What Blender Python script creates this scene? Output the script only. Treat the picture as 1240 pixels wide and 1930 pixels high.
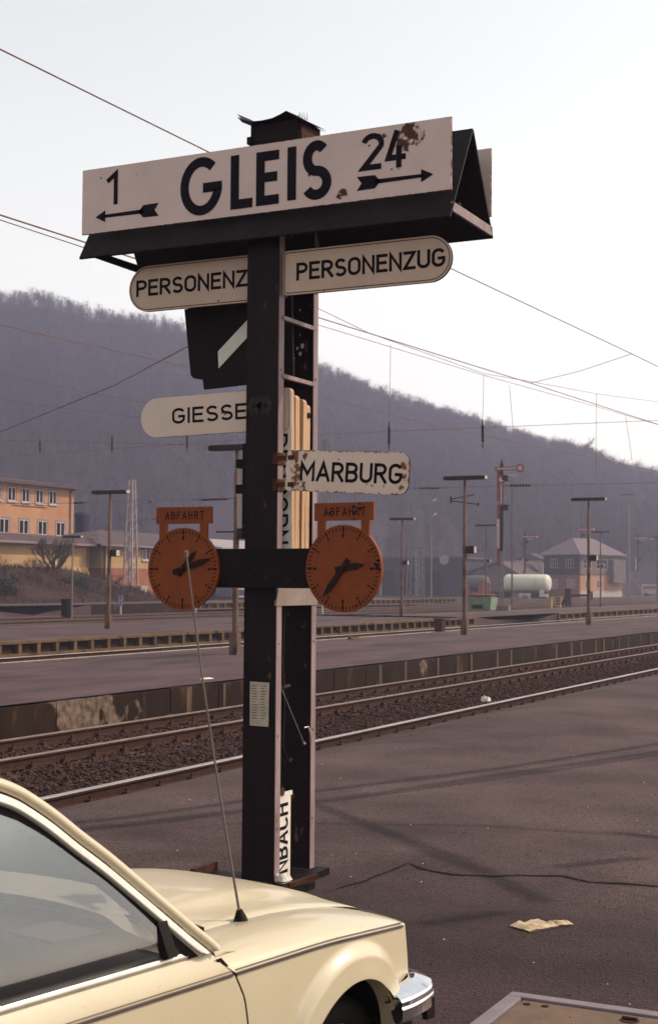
import bpy, math, random
import numpy as np
from mathutils import Vector, Matrix, noise as mnoise

# ------------------------------------------------------------------ scene, camera, sky, sun, exposure
for o in list(bpy.data.objects): bpy.data.objects.remove(o)
scene = bpy.context.scene
col = scene.collection
R = math.radians
rnd = random.Random(7)

cam_data = bpy.data.cameras.new('camera')
cam = bpy.data.objects.new('camera', cam_data); col.objects.link(cam)
cam_data.sensor_fit = 'VERTICAL'; cam_data.sensor_height = 36.0; cam_data.lens = 36.0 * 2700 / 1930
cam_data.clip_start = 0.05; cam_data.clip_end = 6000
cam.matrix_world = Matrix(((0.89597071, 0.01569315, 0.44383579, 0.0),
                           (0.44405811, -0.04738829, -0.89474395, 0.0),
                           (0.00699127, 0.99875326, -0.04942719, 2.05),
                           (0, 0, 0, 1)))
cam_data.dof.use_dof = True; cam_data.dof.focus_distance = 8.5; cam_data.dof.aperture_fstop = 8.0
scene.camera = cam

SUN_EL, SUN_AZ = 44.0, 58.0         # elevation; azimuth measured from +Y (along the tracks) towards +X
sdir = Vector((math.sin(R(SUN_AZ)) * math.cos(R(SUN_EL)), math.cos(R(SUN_AZ)) * math.cos(R(SUN_EL)), math.sin(R(SUN_EL))))
world = bpy.data.worlds.new('World'); scene.world = world; world.use_nodes = True
wn, wl = world.node_tree.nodes, world.node_tree.links
wn.clear()
sky = wn.new('ShaderNodeTexSky'); sky.sky_type = 'NISHITA'; sky.sun_disc = False
sky.sun_elevation = R(SUN_EL); sky.sun_rotation = R(SUN_AZ)
sky.air_density = 1.0; sky.dust_density = 1.6; sky.ozone_density = 1.0; sky.altitude = 200
hsv = wn.new('ShaderNodeHueSaturation'); hsv.inputs['Saturation'].default_value = 0.28
tintn = wn.new('ShaderNodeMix'); tintn.data_type = 'RGBA'; tintn.blend_type = 'MULTIPLY'; tintn.inputs[0].default_value = 1.0
gco = wn.new('ShaderNodeTexCoord'); gsx = wn.new('ShaderNodeSeparateXYZ'); wl.new(gco.outputs['Generated'], gsx.inputs[0])
grp = wn.new('ShaderNodeValToRGB'); grp.color_ramp.elements[0].position = 0.0; grp.color_ramp.elements[1].position = 0.42      # cream haze low down, pale cyan higher up
grp.color_ramp.elements[0].color = (0.965, 0.85, 0.71, 1); grp.color_ramp.elements[1].color = (0.85, 0.862, 0.765, 1)
wl.new(gsx.outputs[2], grp.inputs[0]); wl.new(grp.outputs[0], tintn.inputs[7])
amp = wn.new('ShaderNodeMix'); amp.data_type = 'RGBA'; amp.blend_type = 'MULTIPLY'; amp.inputs[0].default_value = 1.0; amp.inputs[7].default_value = (1.17, 1.17, 1.17, 1)
bgn = wn.new('ShaderNodeBackground'); bgn.inputs['Strength'].default_value = 0.15
won = wn.new('ShaderNodeOutputWorld')
wl.new(sky.outputs[0], hsv.inputs['Color']); wl.new(hsv.outputs[0], tintn.inputs[6]); wl.new(tintn.outputs[2], amp.inputs[6]); wl.new(amp.outputs[2], bgn.inputs[0]); wl.new(bgn.outputs[0], won.inputs[0])

sun_d = bpy.data.lights.new('sun', 'SUN'); sun_d.energy = 2.3; sun_d.angle = R(0.55); sun_d.color = (1.0, 0.88, 0.72)
sun = bpy.data.objects.new('sun', sun_d); col.objects.link(sun)
sun.rotation_euler = (-sdir).to_track_quat('-Z', 'Y').to_euler(); sun.location = (20, 30, 60)
vs = scene.view_settings
vs.view_transform = 'Standard'; vs.look = 'None'; vs.exposure = 0.84; vs.gamma = 1.0
scene.cycles.max_bounces = 6; scene.cycles.diffuse_bounces = 3; scene.cycles.transparent_max_bounces = 16
scene.cycles.volume_bounces = 1

# ------------------------------------------------------------------ materials
def mat(name, c, c2=None, rough=0.7, metal=0.0, scale=8.0, det=5.0, lo=0.35, hi=0.65, bump=0.0, bscale=None, space='Object', stretch=(1, 1, 1), spec=0.4, coat=0.0, c3=None, scale3=60.0, lo3=0.6, hi3=0.72):
    m = bpy.data.materials.new(name); m.use_nodes = True
    nt = m.node_tree; N, L = nt.nodes, nt.links
    b = N['Principled BSDF']
    b.inputs['Roughness'].default_value = rough; b.inputs['Metallic'].default_value = metal
    b.inputs['Specular IOR Level'].default_value = spec
    if coat: b.inputs['Coat Weight'].default_value = coat; b.inputs['Coat Roughness'].default_value = 0.08
    if space == 'World':
        g = N.new('ShaderNodeNewGeometry'); src = g.outputs['Position']
    else:
        tc = N.new('ShaderNodeTexCoord'); src = tc.outputs['Object']
    mp = N.new('ShaderNodeMapping'); mp.inputs['Scale'].default_value = stretch
    L.new(src, mp.inputs[0]); vec = mp.outputs[0]
    cout = None
    if c2 is not None:
        nz = N.new('ShaderNodeTexNoise'); nz.inputs['Scale'].default_value = scale; nz.inputs['Detail'].default_value = det; nz.inputs['Roughness'].default_value = 0.6
        L.new(vec, nz.inputs['Vector'])
        rp = N.new('ShaderNodeValToRGB'); rp.color_ramp.elements[0].position = lo; rp.color_ramp.elements[1].position = hi
        rp.color_ramp.elements[0].color = (*c, 1); rp.color_ramp.elements[1].color = (*c2, 1)
        L.new(nz.outputs[0], rp.inputs[0]); cout = rp.outputs[0]
        if c3 is not None:
            n3 = N.new('ShaderNodeTexNoise'); n3.inputs['Scale'].default_value = scale3; n3.inputs['Detail'].default_value = 4
            L.new(vec, n3.inputs['Vector'])
            r3 = N.new('ShaderNodeMapRange'); r3.inputs[1].default_value = lo3; r3.inputs[2].default_value = hi3
            L.new(n3.outputs[0], r3.inputs[0])
            mx = N.new('ShaderNodeMix'); mx.data_type = 'RGBA'; mx.inputs[7].default_value = (*c3, 1)
            L.new(r3.outputs[0], mx.inputs[0]); L.new(cout, mx.inputs[6]); cout = mx.outputs[2]
        L.new(cout, b.inputs['Base Color'])
    else:
        b.inputs['Base Color'].default_value = (*c, 1)
    if bump:
        bz = N.new('ShaderNodeTexNoise'); bz.inputs['Scale'].default_value = bscale or scale * 4; bz.inputs['Detail'].default_value = 6
        L.new(vec, bz.inputs['Vector'])
        bp = N.new('ShaderNodeBump'); bp.inputs['Strength'].default_value = bump; bp.inputs['Distance'].default_value = 0.02
        L.new(bz.outputs[0], bp.inputs['Height']); L.new(bp.outputs[0], b.inputs['Normal'])
    m['cout'] = 1
    return m

def sign_mat(name, c, c2, rust=(0.09, 0.03, 0.015), half=None, edge0=0.9, edge1=1.02, spots=(), streak=None, rough=0.35):
    """Enamel plate: faint soiling, rust creeping in from the edges of a plate of half size HALF (x, z), rust spots (x, z, r)."""
    m = mat(name, c, c2, rough=rough, scale=3.0, lo=0.3, hi=0.75)
    nt = m.node_tree; N, L = nt.nodes, nt.links; b = N['Principled BSDF']
    tc = N.new('ShaderNodeTexCoord'); sx = N.new('ShaderNodeSeparateXYZ'); L.new(tc.outputs['Object'], sx.inputs[0])
    nz = N.new('ShaderNodeTexNoise'); nz.inputs['Scale'].default_value = 26; nz.inputs['Detail'].default_value = 6; nz.inputs['Roughness'].default_value = 0.7
    L.new(tc.outputs['Object'], nz.inputs['Vector'])
    def M(op, a, bb, clamp=False):
        n = N.new('ShaderNodeMath'); n.operation = op; n.use_clamp = clamp
        for i, v in enumerate((a, bb)):
            if v is None: continue
            if isinstance(v, (int, float)): n.inputs[i].default_value = v
            else: L.new(v, n.inputs[i])
        return n.outputs[0]
    nc = M('SUBTRACT', nz.outputs[0], 0.5)
    mask = None
    def add(v):
        nonlocal mask
        mask = v if mask is None else M('MAXIMUM', mask, v)
    if half:
        ax = M('SUBTRACT', half[0], M('ABSOLUTE', sx.outputs[0], None)); az = M('SUBTRACT', half[1], M('ABSOLUTE', sx.outputs[2], None))
        d = M('MINIMUM', ax, az)                       # metres to the nearest edge
        d = M('ADD', d, M('MULTIPLY', nc, -edge1))
        add(M('DIVIDE', M('SUBTRACT', edge0, d), 0.006, True))
    if streak:
        x0, w = streak
        dx = M('ABSOLUTE', M('SUBTRACT', sx.outputs[0], x0), None)
        dd = M('ADD', M('DIVIDE', dx, w), M('MULTIPLY', nc, -6.0))
        add(M('DIVIDE', M('SUBTRACT', 0.55, dd), 0.35, True))
    for (px, pz, pr) in spots:
        dx = M('SUBTRACT', sx.outputs[0], px); dz = M('SUBTRACT', sx.outputs[2], pz)
        dd = M('SQRT', M('ADD', M('MULTIPLY', dx, dx), M('MULTIPLY', dz, dz)), None)
        dd = M('ADD', M('DIVIDE', dd, pr), M('MULTIPLY', nc, -3.2))
        add(M('DIVIDE', M('SUBTRACT', 0.75, dd), 0.25, True))
    old = b.inputs['Base Color'].links[0].from_socket
    r2 = N.new('ShaderNodeTexNoise'); r2.inputs['Scale'].default_value = 60; L.new(tc.outputs['Object'], r2.inputs['Vector'])
    rr = N.new('ShaderNodeMix'); rr.data_type = 'RGBA'; rr.inputs[6].default_value = (*rust, 1); rr.inputs[7].default_value = (rust[0] * 2.6, rust[1] * 2.4, rust[2] * 1.6, 1)
    L.new(r2.outputs[0], rr.inputs[0])
    mx = N.new('ShaderNodeMix'); mx.data_type = 'RGBA'; L.new(old, mx.inputs[6]); L.new(rr.outputs[2], mx.inputs[7])
    L.new(mask, mx.inputs[0]); L.new(mx.outputs[2], b.inputs['Base Color'])
    rg = N.new('ShaderNodeMapRange'); rg.inputs[3].default_value = rough; rg.inputs[4].default_value = 0.9
    L.new(mask, rg.inputs[0]); L.new(rg.outputs[0], b.inputs['Roughness'])
    return m

M = {}
M['asphalt'] = None
M['dark_steel'] = mat('dark_steel', (0.005, 0.003, 0.0035), (0.01, 0.005, 0.005), rough=0.6, scale=6, bump=0.25, bscale=60, c3=(0.06, 0.025, 0.015), scale3=22, lo3=0.66, hi3=0.74, spec=0.08)
M['post_shaded'] = mat('post_shaded', (0.007, 0.004, 0.006), (0.013, 0.006, 0.007), rough=0.5, scale=5, bump=0.3, bscale=70, stretch=(1, 1, 0.4), c3=(0.1, 0.045, 0.03), scale3=20, lo3=0.66, hi3=0.72, spec=0.08)  # post steel with the shade of its front face put into the colour
M['steel_sunlit'] = mat('steel_sunlit', (0.242, 0.1617, 0.16), (0.154, 0.098, 0.1), rough=0.6, scale=7, bump=0.3, bscale=60, stretch=(1, 1, 0.3), c3=(0.099, 0.0441, 0.03), scale3=25, lo3=0.62, hi3=0.72)  # paler copy of the post steel, sunlight on the flanges put into the colour
M['tent'] = mat('tent_board', (0.014, 0.0105, 0.013), (0.009, 0.006, 0.007), rough=0.6, scale=5, bump=0.2, spec=0.08)
M['letter'] = mat('black_enamel', (0.006, 0.005, 0.01), (0.012, 0.008, 0.012), rough=0.6, scale=30, spec=0.03)
M['rim'] = mat('sign_rim', (0.06, 0.03, 0.0225), (0.03, 0.015, 0.0125), rough=0.7, scale=20, spec=0.1)
M['cream_plank'] = mat('cream_plate_edge', (0.4364, 0.2724, 0.1613), (0.3519, 0.1962, 0.1075), rough=0.5, scale=5, stretch=(1, 1, .3), c3=(0.1056, 0.03814, 0.01791), scale3=16, lo3=0.64, hi3=0.75, spec=0.2)
M['white_plate'] = mat('white_plate', (0.60, 0.57, 0.52), (0.48, 0.44, 0.40), rough=0.4, scale=6)
M['paper'] = mat('paper', (0.4331, 0.3557, 0.2881), (0.3308, 0.2599, 0.2058), rough=0.9, scale=14, bump=0.3)
M['orange'] = mat('orange_paint', (0.1911, 0.03604, 0.002514), (0.153, 0.02703, 0.002155), rough=0.5, scale=9, c3=(0.08414, 0.01801, 0.003591), scale3=30, lo3=0.68, hi3=0.8, spec=0.2)
M['hand'] = mat('clock_black', (0.012, 0.003, 0.003), (0.018, 0.005, 0.004), rough=0.5, scale=20, spec=0.1)
M['chrome'] = mat('chrome', (0.78, 0.78, 0.80), (0.66, 0.66, 0.68), rough=0.12, metal=1.0, scale=12)
M['bright_trim'] = mat('bright_trim', (0.576, 0.5236, 0.4608), (0.504, 0.4488, 0.384), rough=0.25, metal=0.6, scale=12)
M['rubber'] = mat('rubber', (0.0072, 0.005, 0.005), (0.012, 0.008, 0.0075), rough=0.6, scale=20, spec=0.1)
M['dash'] = mat('dashboard', (0.02, 0.018, 0.021), (0.032, 0.028, 0.0315), rough=0.6, scale=12)
M['seat'] = mat('seat_cloth', (0.025, 0.0175, 0.015), (0.035, 0.025, 0.02), rough=0.95, scale=40, bump=0.3)
M['seam'] = mat('dark_seam', (0.018, 0.01, 0.0075), (0.012, 0.007, 0.005), rough=0.8, spec=0.1)
M['trim_grey'] = mat('trim_strip', (0.09, 0.065, 0.06), (0.06, 0.045, 0.04), rough=0.5)
M['rail_top'] = mat('worn_rail', (0.55, 0.50, 0.47), (0.38, 0.31, 0.28), rough=0.3, metal=0.9, scale=3, stretch=(1, .2, 1))
M['rail_side'] = mat('rusty_rail', (0.02805, 0.01092, 0.0075), (0.0429, 0.0182, 0.0125), rough=0.85, scale=8, space='World', spec=0.15)
M['rail_dull'] = mat('dull_rail', (0.15, 0.095, 0.078), (0.22, 0.15, 0.125), rough=0.5, metal=0.3, scale=3, spec=0.3)
M['sleeper'] = mat('sleeper_wood', (0.036, 0.0182, 0.014), (0.084, 0.0442, 0.03), rough=0.95, scale=6, space='World', bump=0.5, spec=0.15)
M['ballast'] = mat('ballast', (0.01751, 0.007502, 0.006174), (0.03502, 0.01668, 0.0139), rough=1.0, scale=5.0, det=8, space='World', bump=0.8, bscale=30, c3=(0.009555, 0.003751, 0.003087), scale3=1.2, lo3=0.5, hi3=0.7, spec=0.15)
M['ballast_far'] = mat('yard_ground', (0.03033, 0.01369, 0.01232), (0.06065, 0.03012, 0.02738), rough=1.0, scale=0.6, det=8, space='World', bump=0.5, bscale=8, spec=0.15)
M['stone'] = mat('ballast_stone', (0.01803, 0.008459, 0.007446), (0.06881, 0.03383, 0.02917), rough=0.95, scale=9, det=2, space='World', spec=0.15)
M['platform'] = mat('platform_asphalt', (0.0493, 0.02648, 0.02876), (0.08145, 0.04414, 0.04794), rough=0.95, scale=0.8, det=8, space='World', bump=0.4, bscale=25, stretch=(1.6, .5, 1), c3=(0.02143, 0.01001, 0.01022), scale3=0.45, lo3=0.5, hi3=0.72, spec=0.2)
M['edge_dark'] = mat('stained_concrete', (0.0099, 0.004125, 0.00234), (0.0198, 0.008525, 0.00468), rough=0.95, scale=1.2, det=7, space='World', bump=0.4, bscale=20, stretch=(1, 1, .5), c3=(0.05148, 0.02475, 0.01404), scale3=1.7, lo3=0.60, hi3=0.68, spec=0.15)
M['edge_pale'] = mat('pale_concrete', (0.0837, 0.04704, 0.0245), (0.1186, 0.06843, 0.0392), rough=0.95, scale=2.2, det=7, space='World', bump=0.3, c3=(0.02441, 0.01283, 0.00735), scale3=2.5, lo3=0.55, hi3=0.7, spec=0.15)
M['recess'] = mat('dark_recess', (0.018, 0.00936, 0.007), (0.03, 0.0156, 0.011), rough=1, scale=4, space='World', spec=0.15)  # darker tone for the backs of the niches
M['lamp_head'] = mat('lamp_head', (0.0121, 0.00672, 0.00644), (0.0275, 0.0144, 0.01196), rough=0.6, scale=4, spec=0.15)
M['sunlit_face'] = mat('sunlit_face', (0.42, 0.36, 0.32), (0.3, 0.24, 0.2), rough=0.5, scale=9)  # pale tone that paints sunlight on the right-hand faces of the lamps
M['lamp_pole'] = mat('lamp_pole', (0.08938, 0.05386, 0.04399), (0.1431, 0.08617, 0.06745), rough=0.8, scale=3, stretch=(1, 1, .4), c3=(0.04768, 0.02423, 0.0176), scale3=4, lo3=0.5, hi3=0.62, spec=0.15)
M['grey_pole'] = mat('grey_pole', (0.11, 0.0864, 0.0782), (0.154, 0.12, 0.1058), rough=0.7, scale=3, spec=0.15)
M['lattice'] = mat('lattice_paint', (0.11, 0.1056, 0.0966), (0.077, 0.072, 0.0644), rough=0.7, scale=3, spec=0.15)
M['wire'] = mat('wire', (0.2122, 0.115, 0.08085), (0.1326, 0.07475, 0.05198), rough=0.5, metal=0.4, spec=0.1)
M['wire_dark'] = mat('insulator', (0.018, 0.0075, 0.0075), (0.03, 0.01, 0.009), rough=0.4, spec=0.1)
M['facade'] = mat('orange_render', (0.357, 0.1807, 0.09699), (0.3078, 0.1472, 0.07759), rough=0.95, scale=0.35, det=6, space='World', c3=(0.2708, 0.1338, 0.07759), scale3=0.9, lo3=.5, hi3=.75, spec=0.2)
M['cream_wall'] = mat('cream_render', (0.3564, 0.2223, 0.104), (0.297, 0.1746, 0.08085), rough=0.95, scale=0.4, det=6, space='World', c3=(0.2138, 0.1165, 0.0693), scale3=0.5, lo3=.5, hi3=.8, spec=0.2)
M['brick'] = mat('brick_red', (0.2376, 0.09, 0.04675), (0.1782, 0.06, 0.033), rough=0.95, scale=2.5, det=6, space='World', spec=0.2)
M['roof'] = mat('grey_roof', (0.05386, 0.03302, 0.03699), (0.0763, 0.04856, 0.05222), rough=0.9, scale=0.8, space='World', spec=0.2)
M['roof_pale'] = mat('pale_roof', (0.2772, 0.222, 0.2368), (0.2244, 0.174, 0.1856), rough=0.7, scale=0.6, space='World', spec=0.2)
M['eave'] = mat('eave_paint', (0.264, 0.204, 0.2112), (0.2112, 0.162, 0.1664), rough=0.8, scale=2, spec=0.2)
M['win_frame'] = mat('window_paint', (0.4092, 0.342, 0.3328), (0.3432, 0.282, 0.2752), rough=0.6, scale=4, spec=0.2)
M['win_surround'] = mat('window_surround', (0.198, 0.144, 0.1536), (0.1584, 0.114, 0.1216), rough=0.9, scale=3, spec=0.2)
M['pane'] = mat('window_pane', (0.095, 0.099, 0.119), (0.171, 0.162, 0.187), rough=0.12, scale=1.3, spec=0.6)
M['earth'] = mat('bank_earth', (0.02016, 0.008707, 0.00792), (0.03864, 0.01693, 0.0132), rough=1, scale=0.7, det=9, space='World', bump=0.9, bscale=5, c3=(0.01008, 0.004352, 0.004752), scale3=0.5, lo3=.5, hi3=.62, spec=0.15)
M['twig'] = mat('bare_twig', (0.033, 0.0198, 0.0165), (0.051, 0.03025, 0.0231), rough=1, scale=0.3, space='World')
M['bush'] = mat('dark_evergreen', (0.010, 0.016, 0.010), (0.025, 0.030, 0.014), rough=0.9, scale=4)
M['drygrass'] = mat('dry_grass', (0.0504, 0.02184, 0.01395), (0.0336, 0.01404, 0.01085), rough=1, scale=1, space='World', spec=0.15)
M['hill'] = mat('hill_soil', (0.01636, 0.009154, 0.01349), (0.02618, 0.01424, 0.01939), rough=1, scale=0.02, det=9, space='World', c3=(0.04581, 0.02416, 0.02951), scale3=0.010, lo3=0.56, hi3=0.70, spec=0.1)
M['forest'] = mat('bare_forest', (0.01185, 0.00625, 0.01094), (0.0224, 0.01249, 0.02006), rough=1, scale=0.03, det=8, space='World', spec=0.1)
M['sig_red'] = mat('signal_red', (0.2009, 0.02025, 0.0189), (0.1507, 0.01688, 0.01575), rough=0.6, scale=3)
M['sig_white'] = mat('signal_white', (0.44, 0.342, 0.3108), (0.36, 0.2736, 0.2516), rough=0.6, scale=3, spec=0.2)
M['sig_black'] = mat('signal_black', (0.006, 0.004, 0.005), (0.012, 0.008, 0.009), rough=0.7, scale=3, spec=0.08)
M['green'] = mat('green_paint', (0.16, 0.22, 0.12), (0.11, 0.16, 0.09), rough=0.8, scale=2)
M['salmon'] = mat('salmon_lid', (0.62, 0.26, 0.16), (0.52, 0.2, 0.13), rough=0.7, scale=2)
M['tank'] = mat('tank_white', (0.528, 0.4864, 0.3996), (0.44, 0.3952, 0.3256), rough=0.45, scale=0.7, spec=0.2)
M['wagon_red'] = mat('wagon_red', (0.22, 0.05, 0.05), (0.15, 0.035, 0.035), rough=0.8, scale=1)
M['slate'] = mat('slate_wall', (0.01089, 0.006336, 0.008065), (0.01584, 0.009504, 0.01152), rough=0.9, scale=1.2, space='World', spec=0.2)
M['slate_roof'] = mat('slate_roof', (0.09504, 0.06758, 0.07321), (0.1235, 0.08872, 0.09446), rough=0.8, scale=0.9, space='World', spec=0.2)
M['shed'] = mat('shed_wall', (0.01815, 0.01815, 0.03482), (0.02723, 0.0264, 0.04787), rough=0.9, scale=0.4, space='World', spec=0.2)
M['grey_wall'] = mat('grey_wall', (0.1267, 0.09126, 0.08564), (0.1014, 0.07301, 0.07009), rough=0.9, scale=0.5, space='World', spec=0.2)
M['yellow'] = mat('yellow_post', (0.3, 0.198, 0.042), (0.228, 0.15, 0.035), rough=0.7, scale=3)
M['concrete'] = mat('concrete_block', (0.36, 0.30, 0.26), (0.28, 0.23, 0.20), rough=0.9, scale=2)
M['blue_sign'] = mat('blue_board', (0.08, 0.10, 0.22), (0.06, 0.08, 0.18), rough=0.6, scale=4)
M['rust_dark'] = mat('rust_strap', (0.036, 0.0132, 0.0088), (0.072, 0.0286, 0.0176), rough=0.9, scale=14, bump=.4, spec=0.1)
M['gusset'] = mat('gusset_paint', (0.24, 0.18, 0.155), (0.19, 0.14, 0.12), rough=0.7, scale=6, spec=0.15)
M['rust'] = mat('rusty_iron', (0.036, 0.0156, 0.011), (0.06, 0.026, 0.016), rough=0.9, scale=9, bump=.4, spec=0.15)
M['hatch'] = mat('hatch_plate', (0.138, 0.0825, 0.0551), (0.102, 0.0605, 0.0406), rough=0.8, scale=6, det=8, bump=0.3, bscale=90, spec=0.25)
M['hatch_frame'] = mat('hatch_frame', (0.18, 0.1375, 0.1508), (0.144, 0.1073, 0.116), rough=0.6, scale=5, bump=0.2, spec=0.25)
M['bare'] = mat('bare_metal', (0.035, 0.028, 0.028), (0.022, 0.016, 0.016), rough=0.8, scale=30, spec=0.1)
M['grey_tank'] = mat('grey_tank', (0.07, 0.065, 0.0528), (0.05, 0.045, 0.0384), rough=0.6, scale=1)
M['joint_strip'] = mat('weathered_joint', (0.12, 0.075, 0.052), (0.05, 0.03, 0.022), rough=0.95, scale=3, space='World', stretch=(1, 1, .35), spec=0.1)
M['crack'] = mat('crack', (0.0072, 0.004, 0.004), (0.012, 0.0065, 0.006), rough=1, spec=0.1)
M['litter_white'] = mat('litter_white', (0.6, 0.532, 0.4588), (0.48, 0.418, 0.37), rough=0.9, scale=9, spec=0.2)
M['bag'] = mat('bag_paper', (0.464, 0.3496, 0.2442), (0.32, 0.2204, 0.1406), rough=0.9, scale=9, bump=0.6, bscale=22, spec=0.2)

def asphalt_mat():
    m = mat('asphalt', (0.043, 0.0255, 0.0255), (0.082, 0.0505, 0.0500), rough=0.93, spec=0.2, scale=0.55, det=9, space='World', bump=0.0, c3=(0.028, 0.0150, 0.0160), scale3=0.33, lo3=0.48, hi3=0.72)
    nt = m.node_tree; N, L = nt.nodes, nt.links; b = N['Principled BSDF']
    g = N.new('ShaderNodeNewGeometry')
    sp = N.new('ShaderNodeTexNoise'); sp.inputs['Scale'].default_value = 75; sp.inputs['Detail'].default_value = 3; L.new(g.outputs['Position'], sp.inputs['Vector'])
    rp = N.new('ShaderNodeValToRGB'); rp.color_ramp.elements[0].position = 0.32; rp.color_ramp.elements[1].position = 0.74
    rp.color_ramp.elements[0].color = (0.35, 0.33, 0.33, 1); rp.color_ramp.elements[1].color = (1.95, 1.92, 1.88, 1)
    L.new(sp.outputs[0], rp.inputs[0])
    old = b.inputs['Base Color'].links[0].from_socket
    mx = N.new('ShaderNodeMix'); mx.data_type = 'RGBA'; mx.blend_type = 'MULTIPLY'; mx.inputs[0].default_value = 1
    L.new(old, mx.inputs[6]); L.new(rp.outputs[0], mx.inputs[7])
    s2 = N.new('ShaderNodeTexNoise'); s2.inputs['Scale'].default_value = 17; s2.inputs['Detail'].default_value = 9; s2.inputs['Roughness'].default_value = 0.8; L.new(g.outputs['Position'], s2.inputs['Vector'])
    r2 = N.new('ShaderNodeValToRGB'); r2.color_ramp.elements[0].position = 0.36; r2.color_ramp.elements[1].position = 0.66; r2.color_ramp.elements[0].color = (0.66, 0.64, 0.64, 1); r2.color_ramp.elements[1].color = (1.36, 1.35, 1.34, 1); L.new(s2.outputs[0], r2.inputs[0])
    mm = N.new('ShaderNodeMix'); mm.data_type = 'RGBA'; mm.blend_type = 'MULTIPLY'; mm.inputs[0].default_value = 1; L.new(mx.outputs[2], mm.inputs[6]); L.new(r2.outputs[0], mm.inputs[7]); mx = mm
    # oil-dark worn zone by the car and a worn pale strip near the track
    sx = N.new('ShaderNodeSeparateXYZ'); L.new(g.outputs['Position'], sx.inputs[0])
    wz = N.new('ShaderNodeTexNoise'); wz.inputs['Scale'].default_value = 1.1; wz.inputs['Detail'].default_value = 6; L.new(g.outputs['Position'], wz.inputs['Vector'])
    ad = N.new('ShaderNodeMath'); ad.operation = 'MULTIPLY_ADD'; ad.inputs[1].default_value = 3.2; L.new(wz.outputs[0], ad.inputs[0]); L.new(sx.outputs[1], ad.inputs[2])
    mr = N.new('ShaderNodeMapRange'); mr.inputs[1].default_value = 12.0; mr.inputs[2].default_value = 9.2; L.new(ad.outputs[0], mr.inputs[0])
    m2 = N.new('ShaderNodeMix'); m2.data_type = 'RGBA'; m2.blend_type = 'MULTIPLY'; m2.inputs[7].default_value = (0.52, 0.47, 0.48, 1)
    L.new(mr.outputs[0], m2.inputs[0]); L.new(mx.outputs[2], m2.inputs[6]); L.new(m2.outputs[2], b.inputs['Base Color'])
    bz = N.new('ShaderNodeTexVoronoi'); bz.inputs['Scale'].default_value = 60; L.new(g.outputs['Position'], bz.inputs['Vector'])
    bp = N.new('ShaderNodeBump'); bp.inputs['Strength'].default_value = 0.55; bp.inputs['Distance'].default_value = 0.012
    L.new(bz.outputs['Distance'], bp.inputs['Height']); L.new(bp.outputs[0], b.inputs['Normal'])
    return m
M['asphalt'] = asphalt_mat()

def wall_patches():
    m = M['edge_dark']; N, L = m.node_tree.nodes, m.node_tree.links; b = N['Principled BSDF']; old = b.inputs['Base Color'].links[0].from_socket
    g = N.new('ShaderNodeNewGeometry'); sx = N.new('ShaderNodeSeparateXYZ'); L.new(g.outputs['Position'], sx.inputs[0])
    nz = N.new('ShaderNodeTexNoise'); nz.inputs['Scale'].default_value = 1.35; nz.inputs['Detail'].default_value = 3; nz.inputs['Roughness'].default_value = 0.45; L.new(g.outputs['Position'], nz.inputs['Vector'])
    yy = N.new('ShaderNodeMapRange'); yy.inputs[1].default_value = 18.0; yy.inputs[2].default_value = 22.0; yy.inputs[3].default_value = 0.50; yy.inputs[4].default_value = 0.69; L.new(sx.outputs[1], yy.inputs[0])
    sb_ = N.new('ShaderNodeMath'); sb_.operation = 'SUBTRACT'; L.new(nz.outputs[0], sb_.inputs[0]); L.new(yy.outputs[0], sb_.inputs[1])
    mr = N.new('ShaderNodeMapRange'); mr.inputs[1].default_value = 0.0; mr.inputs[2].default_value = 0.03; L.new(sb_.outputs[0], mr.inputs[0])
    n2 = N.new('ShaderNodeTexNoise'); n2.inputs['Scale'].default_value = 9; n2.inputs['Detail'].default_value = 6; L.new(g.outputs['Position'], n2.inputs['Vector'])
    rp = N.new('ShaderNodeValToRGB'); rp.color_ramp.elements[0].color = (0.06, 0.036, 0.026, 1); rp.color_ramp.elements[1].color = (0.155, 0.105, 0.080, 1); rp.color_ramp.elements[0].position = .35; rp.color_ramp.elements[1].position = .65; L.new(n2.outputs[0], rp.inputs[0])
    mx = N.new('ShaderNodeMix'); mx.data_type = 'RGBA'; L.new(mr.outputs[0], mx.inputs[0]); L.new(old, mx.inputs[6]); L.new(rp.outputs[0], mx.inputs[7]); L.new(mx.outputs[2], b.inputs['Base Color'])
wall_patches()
def paint_mat():
    m = mat('cream_car_paint', (0.50, 0.412, 0.285), (0.47, 0.38, 0.258), rough=0.36, scale=2.5, coat=0.45, spec=0.4, c3=(0.44, 0.33, 0.18), scale3=38, lo3=0.655, hi3=0.76)
    return m
M['paint'] = paint_mat()

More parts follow.
